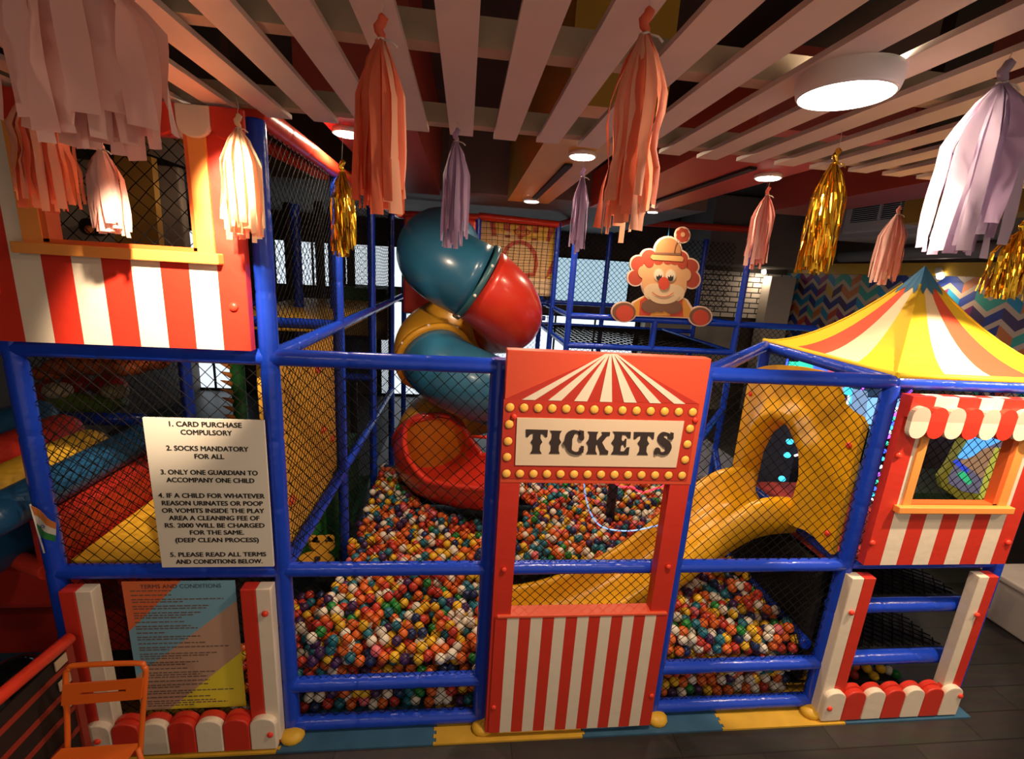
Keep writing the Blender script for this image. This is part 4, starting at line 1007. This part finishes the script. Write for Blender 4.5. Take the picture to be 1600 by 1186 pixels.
# ================================================================== LEFT BAY: bolsters and soft shapes
tag(MB().box(.0, 1.15, .08, 1.25, 1.13, 1.205).build('deck_pad', YELPAD, bevel=.012), 'yellow padded deck behind the rules sign', 'deck pad')
def bolster(x, z, y0_, y1_, r, m, label):
    f = MB(); pts = []; rs = []
    for q, fr_ in ((0, .55), (.02, .8), (.06, .95), (.12, 1)): pts.append((x, y0_+q, z)); rs.append(r*fr_)
    for q, fr_ in ((.12, 1), (.06, .95), (.02, .8), (0, .55)): pts.append((x, y1_-q, z)); rs.append(r*fr_)
    f.tube(pts, rs, 24); return tag(f.build('bolster', m), label, 'bolster')
tag(MB().box(-.20, -.03, .10, 1.25, 1.13, 1.46).build('bolster', REDB, bevel=.03), 'red rectangular padded bolster beside the yellow deck', 'bolster')
bolster(-.20, 1.56, -.15, 1.3, .11, BLUEB, 'blue cylinder bolster lying over the red rectangular bolster')
bolster(-.44, 1.55, -.2, .98, .14, YELPAD, 'yellow cylinder bolster between the two blue ones')
bolster(-.74, 1.60, -.2, 1.15, .14, REDB, 'red cylinder bolster beyond the yellow one')
bolster(-1.02, 1.66, -.2, 1.3, .14, BLUEB, 'blue cylinder bolster at the far left edge')
bolster(-.52, 1.22, -.3, .9, .17, BLUEB, 'thick dark blue bolster low at far left')
tag(MB().box(-.95, -.06, .25, 1.2, .72, 1.04).build('bolster', REDB, bevel=.06), 'red rounded padded block below the thick blue bolster', 'bolster')
tag(MB().box(-2.4, -.12, .66, 1.15, .021, .36).build('padded_step', REDB, bevel=.02), 'red padded step block on the blue floor at far left', 'step')
tag(MB().padpipe(at(-30, 850, Y=.42), at(75, 893, Y=.08), .048).build('padded_tube', REDRAIL), 'bright red padded tube slanting down to the left post', 'padded tube')
tag(MB().box(.08, .5, .25, .55, .38, 1.08).build('padded_block', REDB, bevel=.05), 'dark red padded block behind the net beside the terms poster', 'padded block')
tag(MB().box(5.0, 6.9, 3.75, 5.6, .001, .06).build('floor_mat', mat('sheet_pale', (.7, .74, .78), .35)), 'pale glossy sheet on the floor behind the yellow arch', 'floor mat')  # pale sheet added as a bright patch on the floor
# things deeper in the left bay
t = thing('soft_creature', 'orange soft play canopy arching over the green crocodile shape', 'soft play shape', tuple(at(150, 620, Y=2.4)))
f = MB()
for i, (px_, py_, rr) in enumerate(((75, 583, .12), (110, 572, .16), (150, 568, .19), (195, 570, .18), (235, 566, .13))):
    q = at(px_, py_, Y=2.35); f.ball(q, rr, 0, 16, 10, (1.4, 1, .6))
f.build('canopy', mat('canopy_orange', (.6, .13, .03), .5), t)
f = MB()
for (px_, py_, rr) in ((75, 612, .14), (120, 600, .12), (170, 602, .14)): q = at(px_, py_, Y=2.45); f.ball(q, rr, 0, 16, 10, (1.2, 1, .8))
f.build('underside', REDB, t)
t = thing('soft_crocodile', 'green soft crocodile shape with cream head inside the left bay', 'soft play shape', tuple(at(140, 640, Y=2.2)))
pts = [at(px_, py_, Y=2.1) for px_, py_ in ((75, 622), (95, 628), (125, 632), (160, 634), (195, 626))]
MB().tube(spline(pts, 5), [.05+.06*math.sin(math.pi*i/20) for i in range(21)], 14).build('body', mat('croc_green', (.12, .2, .03), .5), t)
MB().ball(at(90, 610, Y=2.05), .1, 0, 16, 10, (1.2, 1, .8)).build('head', mat('croc_cream', (.6, .5, .34), .5), t)
MB().ball(at(180, 612, Y=2.1), .09, 0, 16, 10, (1.3, 1, .8)).build('tail', mat('croc_pale', (.5, .45, .25), .5), t)
f = MB(); q = at(374, 620, Y=2.6)
t = thing('soft_palm_trunk', 'green padded pillar with orange spikes behind the rules sign', 'soft play shape', (q.x, 2.6, 0))
MB().tube([(q.x, 2.6, 0), (q.x, 2.6, q.z+.42)], .07, 16).build('pillar', GREEN, t)
f = MB()
for i in range(9):
    z = q.z-.42+i*.095; f.tube([(q.x-.04, 2.56, z), (q.x-.14, 2.52, z+.05)], [.035, .004], 8)
f.build('spikes', mat('spike_orange', (.6, .2, .03), .5), t)
tag(MB().tube([at(60, 652, Y=1.9), at(225, 656, Y=1.9)], .06, 12).build('padded_tube', BLUE), 'blue padded tube lying across the back of the left bay', 'padded tube')
# inside the upper left booth
tag(MB().box(-1.2, 1.1, 1.9, 2.0, 2.46, 3.58).build('padded_wall', mat('booth_grey', (.34, .28, .22), .6), bevel=.02) if False else MB().box(-1.2, .02, 1.50, 1.58, 2.46, 3.58).build('padded_wall', mat('booth_grey', (.34, .28, .22), .6), bevel=.02), 'grey padded wall inside the upper left booth', 'padded wall')
tag(MB().prism([at(px_, py_, Y=1.2) for px_, py_ in ((178, 235), (236, 245), (250, 395), (180, 390))][::-1], (0, .06, 0)).build('padded_divider', mat('booth_ochre', (.45, .25, .05), .55)), 'ochre padded panel standing inside the upper left booth', 'padded panel')
q = at(126, 353, Y=1.3)
t = thing('wall_fan', 'small dark round fan with an orange centre inside the upper left booth', 'fan', tuple(q))
MB().tube([(q.x, 1.48, q.z), (q.x, 1.36, q.z)], .06, 18).build('housing', DARK, t); MB().ball((q.x+.02, 1.35, q.z-.02), .03, 0, 12, 8).build('hub', mat('fan_orange', (.7, .2, .05), .5), t)
# ================================================================== FAR LEFT FLOOR THINGS
t = thing('helmet', 'black glossy domed helmet on the blue floor at the left edge', 'helmet', (-.62, .28, .02))
f = MB(); f.ball((-.62, .28, .17), .155, 0, 24, 16); f.build('shell', mat('gloss_black', (.01, .01, .012), .12), t)
MB().box(-.70, -.54, .11, .16, .10, .19).build('visor', mat('visor_grey', (.1, .1, .11), .1), t, bevel=.01)
# red railing
t = thing('red_railing', 'red padded handrail with dark panels between red bars at lower left', 'railing', (.1, -.7, 0))
RX = .12
rp = lambda px_, py_: at(px_, py_, X=RX)
top_a = rp(108, 998); top_b = rp(0, 1088); d = (top_b-top_a).normalized()
MB().tube([top_a+d*-.01, top_a, top_a+d*1.2], [.02, .033, .033], 14).build('handrail', REDRAIL, t)
for dz in (-.13, -.27, -.40, -.55):
    MB().box(RX-.012, RX+.012, top_a.y-1.2, top_a.y, top_a.z+dz-.014, top_a.z+dz+.014).build('bar', mat('bar_red', (.3, .03, .015), .5), t)
MB().box(RX-.006, RX+.004, top_a.y-1.2, top_a.y-.02, .05, top_a.z-.04).build('infill_board', mat('board_black', (.018, .013, .012), .5), t)
for y in (top_a.y-.03, top_a.y-1.15): MB().box(RX-.02, RX+.02, y-.02, y+.02, 0, top_a.z-.01).build('post', mat('bar_red', (.3, .03, .015), .5), t)
for dz in (-.06, -.19, -.33): MB().box(RX+.012, RX+.018, top_a.y-.12, top_a.y-.045, top_a.z+dz-.035, top_a.z+dz+.02).build('label_plate', mat('plate_cream', (.55, .42, .28), .6), t)
# orange chair
ch = thing('metal_chair', 'orange painted metal chair with slotted back and seat at lower left', 'chair', (.45, -.55, 0))
def chp(px_, py_, Y): return at(px_, py_, Y=Y)
yb = -.40
zl0 = .40
bl = [Vector((.255, yb-.02, .40)), Vector((.268, yb, .60)), Vector((.285, yb+.02, .86)), Vector((.30, yb+.025, .905)), Vector((.34, yb+.028, .922))]
br_ = [Vector((.60, yb-.02, .40)), Vector((.625, yb, .62)), Vector((.655, yb+.02, .86)), Vector((.648, yb+.025, .905)), Vector((.615, yb+.028, .925))]
MB().tube(spline(bl+br_[::-1], 5), .0125, 12).build('back_frame', METALO, ch)
def slat_with_slot(name, A_, B_, C_, D_, th, s0, s1, t0, t1):
    "quad A B C D (A-B lower edge) with a rounded slot"
    f = MB(); N = 24
    P = lambda u, v: A_.lerp(B_, u).lerp(D_.lerp(C_, u), v)
    nrm = (B_-A_).cross(D_-A_).normalized()*th
    us = [0, s0, s0+.04, s1-.04, s1, 1]; vs_ = [0, t0, t1, 1]
    for i in range(5):
        for j in range(3):
            if j == 1 and 1 <= i <= 3: continue
            q = [P(us[i], vs_[j]), P(us[i+1], vs_[j]), P(us[i+1], vs_[j+1]), P(us[i], vs_[j+1])]
            f.prism(q, nrm)
    return f.build(name, METALO, ch)
slat_with_slot('back_slat', Vector((.272, yb-.006, .725)), Vector((.640, yb-.004, .745)), Vector((.655, yb+.008, .855)), Vector((.284, yb+.008, .835)), .012, .22, .80, .42, .56)
slat_with_slot('seat', Vector((.20, yb-.40, .455)), Vector((.60, yb-.40, .465)), Vector((.605, yb-.03, .47)), Vector((.245, yb-.03, .46)), .014, .2, .78, .62, .70)
for (x, y) in ((.25, yb-.03), (.60, yb-.03), (.21, yb-.38), (.59, yb-.38)):
    MB().tube([(x, y, .455), (x+(.02 if x > .4 else -.02), y+(.03 if y > -.6 else -.03), 0.0)], .0125, 10).build('leg', METALO, ch)
MB().tube([(.21, yb-.38, .43), (.59, yb-.38, .43)], .01, 8).build('stretcher', METALO, ch)
# ================================================================== ARCADE SIDE, right
def led(n, c, s): return mat('led_'+n, c, .4, emit=c, estr=s)
def arcade(x, y, label, body, cols, seed, wd=.8, ht=1.9):
    t = thing('arcade_machine', label, 'arcade machine', (x, y, 0))
    prof = [(y-.35, 0), (y-.35, .9), (y-.5, 1.0), (y-.45, 1.08), (y-.2, 1.45), (y-.3, 1.6), (y-.3, ht), (y+.4, ht), (y+.4, 0)]
    f = MB(); f.prism([Vector((x-wd/2, a_, b_)) for a_, b_ in prof], (wd, 0, 0)); f.build('cabinet', body, t)
    MB().prism([Vector((x-wd/2+.06, y-.442, 1.1)), Vector((x+wd/2-.06, y-.442, 1.1)), Vector((x+wd/2-.06, y-.21, 1.44)), Vector((x-wd/2+.06, y-.21, 1.44))], (0, -.012, .008)).build('screen', led(*cols[0]), t)
    MB().box(x-wd/2+.04, x+wd/2-.04, y-.312, y-.30, 1.64, ht-.04).build('marquee', led(*cols[1]), t)
    for sx in (-1, 1):
        f = MB(); f.tube([(x+sx*wd/2, a_-.01, b_) for a_, b_ in prof[1:7]], .014, 6); f.build('light_strip', led(*cols[2]), t)
    for i in range(5): MB().ball((x-wd/2+.12+i*.13, y-.46, 1.05), .025, 0, 10, 6).build('knob', led(*cols[(i % 3)]), t)
    return t
ABODY = mat('arcade_body', (.03, .03, .05), .4)
arcade(7.6, 4.35, 'arcade machine glowing cyan and green behind the yellow arch', ABODY, [('cyan', (.05, .6, .9), 1.6), ('green', (.03, .6, .35), 1.6), ('blue', (.05, .1, 1), 2.2)], 1)
arcade(8.45, 3.8, 'arcade machine with pale blue screen beyond the tent corner', ABODY, [('sky', (.2, .45, .8), 1.3), ('pink', (.8, .12, .2), 1.0), ('violet', (.45, .1, .9), 1.8)], 2)
arcade(6.75, 2.95, 'arcade machine with violet light strips behind the right booth post', ABODY, [('cyan', (.05, .6, .9), 1.6), ('violet', (.45, .1, .9), 1.8), ('white', (.8, .85, .9), 1.6)], 3, .6, 1.7)
def light_string(label, pts, Y, cols, n):
    t = thing('light_string', label, 'light string', tuple(at(*pts[-1], Y=Y)))
    P_ = [at(*p, Y=Y) for p in pts]; f = MB(); f.tube(P_, .012, 6); f.build('cable', DARK, t)
    for i in range(n):
        u = i/(n-1)*(len(P_)-1); j = min(int(u), len(P_)-2); p = P_[j].lerp(P_[j+1], u-j)
        MB().ball(p, .026, 0, 8, 6).build('led', led(*cols[i % len(cols)]), t)
LC = [('white', (.8, .85, .9), 2.0), ('violet', (.45, .1, .9), 2.2), ('green', (.03, .6, .35), 2.0), ('blue', (.05, .1, 1), 2.5), ('cyan', (.05, .6, .9), 2.0)]
light_string('string of coloured lights between the post and the right booth edge', [(1400, 640), (1386, 684), (1366, 760), (1350, 815)], 1.5, LC, 20)
light_string('string of blue and white lights at the left side of the booth window', [(1450, 668), (1438, 705), (1424, 750)], 1.5, [LC[3], LC[0], LC[3], LC[4]], 12)
def lit_sign(px, Y, label, c, name='lit_sign'):
    t = flatpx(MB(), px, Y, .06); tag(t.build(name, led(*c)), label, 'lit sign')
lit_sign([(1253, 563), (1270, 566), (1270, 584), (1252, 582)], 3.2, 'green lit sign below the tent edge', ('green', (.03, .6, .35), 2.0))
lit_sign([(1273, 568), (1296, 573), (1292, 585), (1272, 584)], 3.2, 'blue lit sign beside the green one below the tent edge', ('bluesign', (.06, .14, .8), 1.2))
lit_sign([(1292, 578), (1318, 584), (1316, 606), (1290, 602)], 3.3, 'pink lit sign above the yellow arch', ('pink', (.8, .12, .2), 1.0))
lit_sign([(1306, 604), (1356, 612), (1352, 668), (1322, 652)], 3.4, 'pale blue lit picture panel right of the yellow arch top', ('palepic', (.22, .34, .55), .9))
lit_sign([(1325, 606), (1332, 607), (1330, 632), (1324, 630)], 3.3, 'teal lit strip on the pale blue picture panel', ('cyan', (.05, .6, .9), 1.6))
for px_, lab in (((1234, 690), 'upper cyan glowing lamp seen through the yellow arch'), ((1230, 711), 'middle cyan glowing lamp seen through the yellow arch'), ((1222, 748), 'lowest cyan glowing lamp seen through the yellow arch')):
    q = at(*px_, Y=2.6); tag(MB().ball(q, .04, 0, 12, 8, (1.1, 1, .9)).build('glow_lamp', led('cyan', (.05, .6, .9), 1.6)), lab, 'lamp')
# big rounded game with landscape screen, seen through the right booth window
t = thing('screen_game', 'rounded lime framed game screen with a landscape picture, behind the booth window', 'arcade machine', (7.9, 1.9, 0))
SY = 1.85
pxo = [(1472, 762), (1468, 745), (1484, 722), (1500, 690), (1505, 660), (1580, 660), (1572, 740), (1548, 800), (1500, 782)]
f = flatpx(MB(), pxo, SY, .05); f.build('frame', mat('lime_frame', (.45, .45, .06), .5), t)
flatpx(MB(), [(1484, 756), (1483, 746), (1496, 722), (1514, 690), (1518, 668), (1568, 672), (1560, 735), (1532, 772), (1505, 768)], SY-.012, .012).build('screen', led('dusk', (.12, .11, .17), .7), t)
flatpx(MB(), [(1497, 716), (1514, 688), (1517, 666), (1566, 668), (1562, 690), (1540, 700), (1520, 718)], SY-.018, .01).build('sky_image', led('skyblue', (.10, .38, .85), 1.0), t)
flatpx(MB(), [(1500, 722), (1522, 712), (1540, 700), (1556, 700), (1552, 728), (1534, 748), (1520, 735)], SY-.021, .01).build('hill_image', led('hill', (.28, .16, .09), .8), t)
flatpx(MB(), [(1496, 742), (1506, 736), (1520, 752), (1514, 758)], SY-.024, .01).build('green_image', led('leaf', (.03, .4, .16), .9), t)
flatpx(MB(), [(1490, 722), (1496, 718), (1514, 734), (1510, 740)], SY-.024, .01).build('blue_image', led('navyblue', (.03, .06, .55), .9), t)
flatpx(MB(), [(1540, 740), (1556, 700), (1566, 700), (1556, 745), (1540, 785), (1530, 778)], SY-.027, .01).build('lime_image', led('limeglow', (.42, .42, .06), .7), t)
MB().box(7.3, 8.6, 1.9, 2.6, 0, .75).build('base', mat('game_base', (.02, .05, .02), .5), t)
tag(MB().box(6.5, 7.1, 1.75, 2.3, 0, .95).build('arcade_cabinet', mat('brown_cabinet', (.09, .065, .045), .5), bevel=.02), 'brown low cabinet behind the booth window beside the lime screen', 'cabinet')
t = thing('white_bench', 'white bench end on the dark floor at the right edge', 'bench', (7.7, .6, 0))
WB = mat('bench_white', (.7, .62, .54), .5)
MB().box(7.30, 7.36, .35, .9, 0, .44).build('leg', WB, t, bevel=.02); MB().box(7.24, 8.4, .3, .95, .44, .5).build('seat', WB, t, bevel=.02); MB().box(8.28, 8.34, .35, .9, 0, .44).build('leg', WB, t, bevel=.02)
tag(MB().box(8.95, 9.7, -.5, 5.5, 0, 1.3).build('counter', mat('dark_counter', (.06, .05, .045), .5)), 'long dark counter along the chevron wall', 'counter')
# ================================================================== TASSELS
PAPER = {}
def paper(n, c, trans=.35): return mat('paper_'+n, c, .7, trans=trans)
FOIL = mat('gold_foil', (.85, .52, .04), .16, metal=1.0)
PC = dict(coral=paper('coral', (.90, .21, .10)), peach=paper('peach', (.95, .48, .31)), lav=paper('lavender', (.50, .36, .55)), lilac=paper('pale_lilac', (.52, .44, .57)), pink=paper('pink', (.72, .28, .24)), blush=paper('blush', (.80, .52, .46)), cream=paper('cream', (.86, .72, .50)), mauve=paper('mauve', (.82, .50, .44), .5))
def tassel(x, y, zt, L, r, label, mats, n=30, wd=.018, zs=3.6, seed=1, waist=None, foil=False, curl=.3, lean=(0, 0), stray=3, string=True, zcut=.05):
    rg_ = random.Random(seed)
    t = thing('tassel', label, 'tassel', (x, y, zt), 'tissue and foil tassels hanging from the ceiling')
    V = lambda a_, b_, c_: Vector((x+a_, y+b_, zt+c_))
    # twisted loop, knot
    f = MB(); hl = .055
    f.tube([V(.006*math.sin(i*1.4), 0, -hl*i/6) for i in range(7)], [.006, .013, .012, .013, .011, .009, .008], 8); f.build('loop', mats[0], t)
    f = MB(); f.tube([V(.010*math.cos(q), .010*math.sin(q), -hl-.002*math.sin(q*2)) for q in [i*math.pi/5 for i in range(10)]], .003, 5, closed=True)
    f.tube([V(.008, -.006, -hl), V(.03, -.012, -hl-.006), V(.042, -.012, -hl-.016)], .0028, 5); f.build('knot', STRING if not foil else mats[0], t)
    if string:
        f = MB(); f.tube([V(0, 0, 0), V(.006, 0, (zs-zt)*.5), V(0, 0, zs-zt)], .0013, 4); f.build('string', STRING, t)
    mbs = MB()
    for i in range(n):
        ring = i % 3; q = 2*math.pi*(i+rg_.random()*.8)/n*1.0+ring*.4
        rr = r*(.35, .7, 1.0)[ring]*rg_.uniform(.8, 1.1); ll = L*rg_.uniform(.8, 1.0)
        w_ = wd*rg_.uniform(.7, 1.25); tw = rg_.uniform(-.5, .5); ph = rg_.random()*6; k = 9; pts = []
        if i < stray: rr *= 1.45; w_ *= .55; ll *= rg_.uniform(.85, 1.05)
        for j in range(k+1):
            u = j/k; e = min(1, (u*3.2)**.75)*(1+curl*.35*(u-.4)); wob = .05*r*math.sin(ph+u*7)*u
            if waist: e *= 1-waist[1]*math.exp(-((u-waist[0])/.07)**2)
            rad = .007+(rr-.007)*e+wob
            px_ = rad*math.cos(q+tw*u*.3)+lean[0]*u*ll; py_ = rad*math.sin(q+tw*u*.3)+lean[1]*u*ll
            zz = -hl-ll*u
            a_ = q+math.pi/2+tw*u+.5*math.sin(ph+u*4)
            ww = w_*min(1, .3+u*2.2); cr = .004*math.sin(u*17+ph)
            s_ = Vector((math.cos(a_), math.sin(a_), 0))*ww/2
            nn = Vector((math.cos(q), math.sin(q), 0))*(.0025+cr)
            c_ = V(px_, py_, zz); pts.append((c_-s_, c_+nn, c_+s_))
        vs = [p for tr in pts for p in tr]
        fs = [(j*3+m_, j*3+m_+1, (j+1)*3+m_+1, (j+1)*3+m_) for j in range(k) for m_ in (0, 1)]
        mbs.add(vs, fs, rg_.randrange(len(mats)), not foil)
    mbs.build('fringe', mats, t)
    return t
def hang(top, bot, Y, **kw):
    a_ = at(*top, Y=Y); b_ = at(*bot, Y=Y)
    return tassel((a_.x+b_.x)/2, Y, a_.z, a_.z-b_.z-.055, **kw)
hang((590, 22), (600, 340), -1.14, r=.060, label='big coral tissue tassel between the second and third ceiling slats left of centre', mats=[PC['coral'], PC['coral'], PC['coral'], PC['peach']], n=44, wd=.03, seed=3, stray=4)
hang((1016, 12), (968, 368), -1.27, r=.062, label='long peach and coral tissue tassel right of centre, knotted at mid height', mats=[PC['coral'], PC['peach'], PC['peach']], n=36, wd=.026, seed=5, waist=(.62, .3), stray=5)
hang((713, 200), (708, 390), -.2, r=.055, label='lavender tissue tassel hanging in front of the teal tube slide', mats=[PC['lav']], n=30, wd=.024, seed=7, stray=2)
hang((908, 262), (903, 398), .62, r=.048, label='slim lavender tissue tassel under a ceiling light near the printed banner', mats=[PC['lav']], n=24, wd=.024, seed=8, zs=3.8, stray=2)
hang((1201, 292), (1178, 422), .80, r=.075, label='pink tissue tassel under the light right of the clown', mats=[PC['pink'], PC['pink'], PC['blush']], n=30, wd=.03, seed=9, zs=3.8, stray=2)
hang((1312, 232), (1265, 430), -.59, r=.062, label='gold foil tassel hanging below the large round lamp', mats=[FOIL], n=52, wd=.016, seed=10, foil=True, stray=2)
hang((1407, 322), (1375, 446), .62, r=.075, label='small dusty pink tissue tassel in front of the air conditioner grille', mats=[PC['pink'], PC['blush']], n=34, wd=.022, seed=12, stray=2)
hang((1570, 92), (1495, 405), -1.26, r=.085, label='large pale lilac tissue tassel with loose strips at the upper right', mats=[PC['lilac'], PC['lilac'], PC['lav']], n=34, wd=.034, seed=13, stray=5)
hang((1600, 345), (1562, 468), -.25, r=.085, label='gold foil tassel at the right edge beside the chevron wall', mats=[FOIL], n=56, wd=.016, seed=14, foil=True, stray=3, curl=.8)
hang((540, 250), (532, 404), -.06, r=.05, label='gold foil tassel hanging in front of the blue side post', mats=[FOIL], n=46, wd=.015, seed=15, foil=True, stray=2)
hang((372, 178), (384, 378), -.24, r=.085, label='cream tissue tassel lit bright white beside the upper left booth', mats=[PC['cream'], PC['cream'], PC['peach']], n=44, wd=.03, seed=16, stray=1)
hang((66, 120), (66, 332), -.36, r=.095, label='coral and peach tissue tassel at the upper left, knotted at mid height', mats=[PC['coral'], PC['peach'], PC['peach']], n=38, wd=.03, seed=17, waist=(.5, .25), stray=4)
hang((157, 210), (175, 370), -.36, r=.058, label='blush pink tissue tassel in front of the upper left booth window', mats=[PC['blush']], n=34, wd=.03, seed=18, stray=1)
hang((118, -150), (128, 240), -1.68, r=.085, label='big mauve pink tissue tassel close by in the upper left corner', mats=[PC['mauve'], PC['mauve'], PC['blush']], n=46, wd=.034, seed=19, stray=2, zs=3.6)
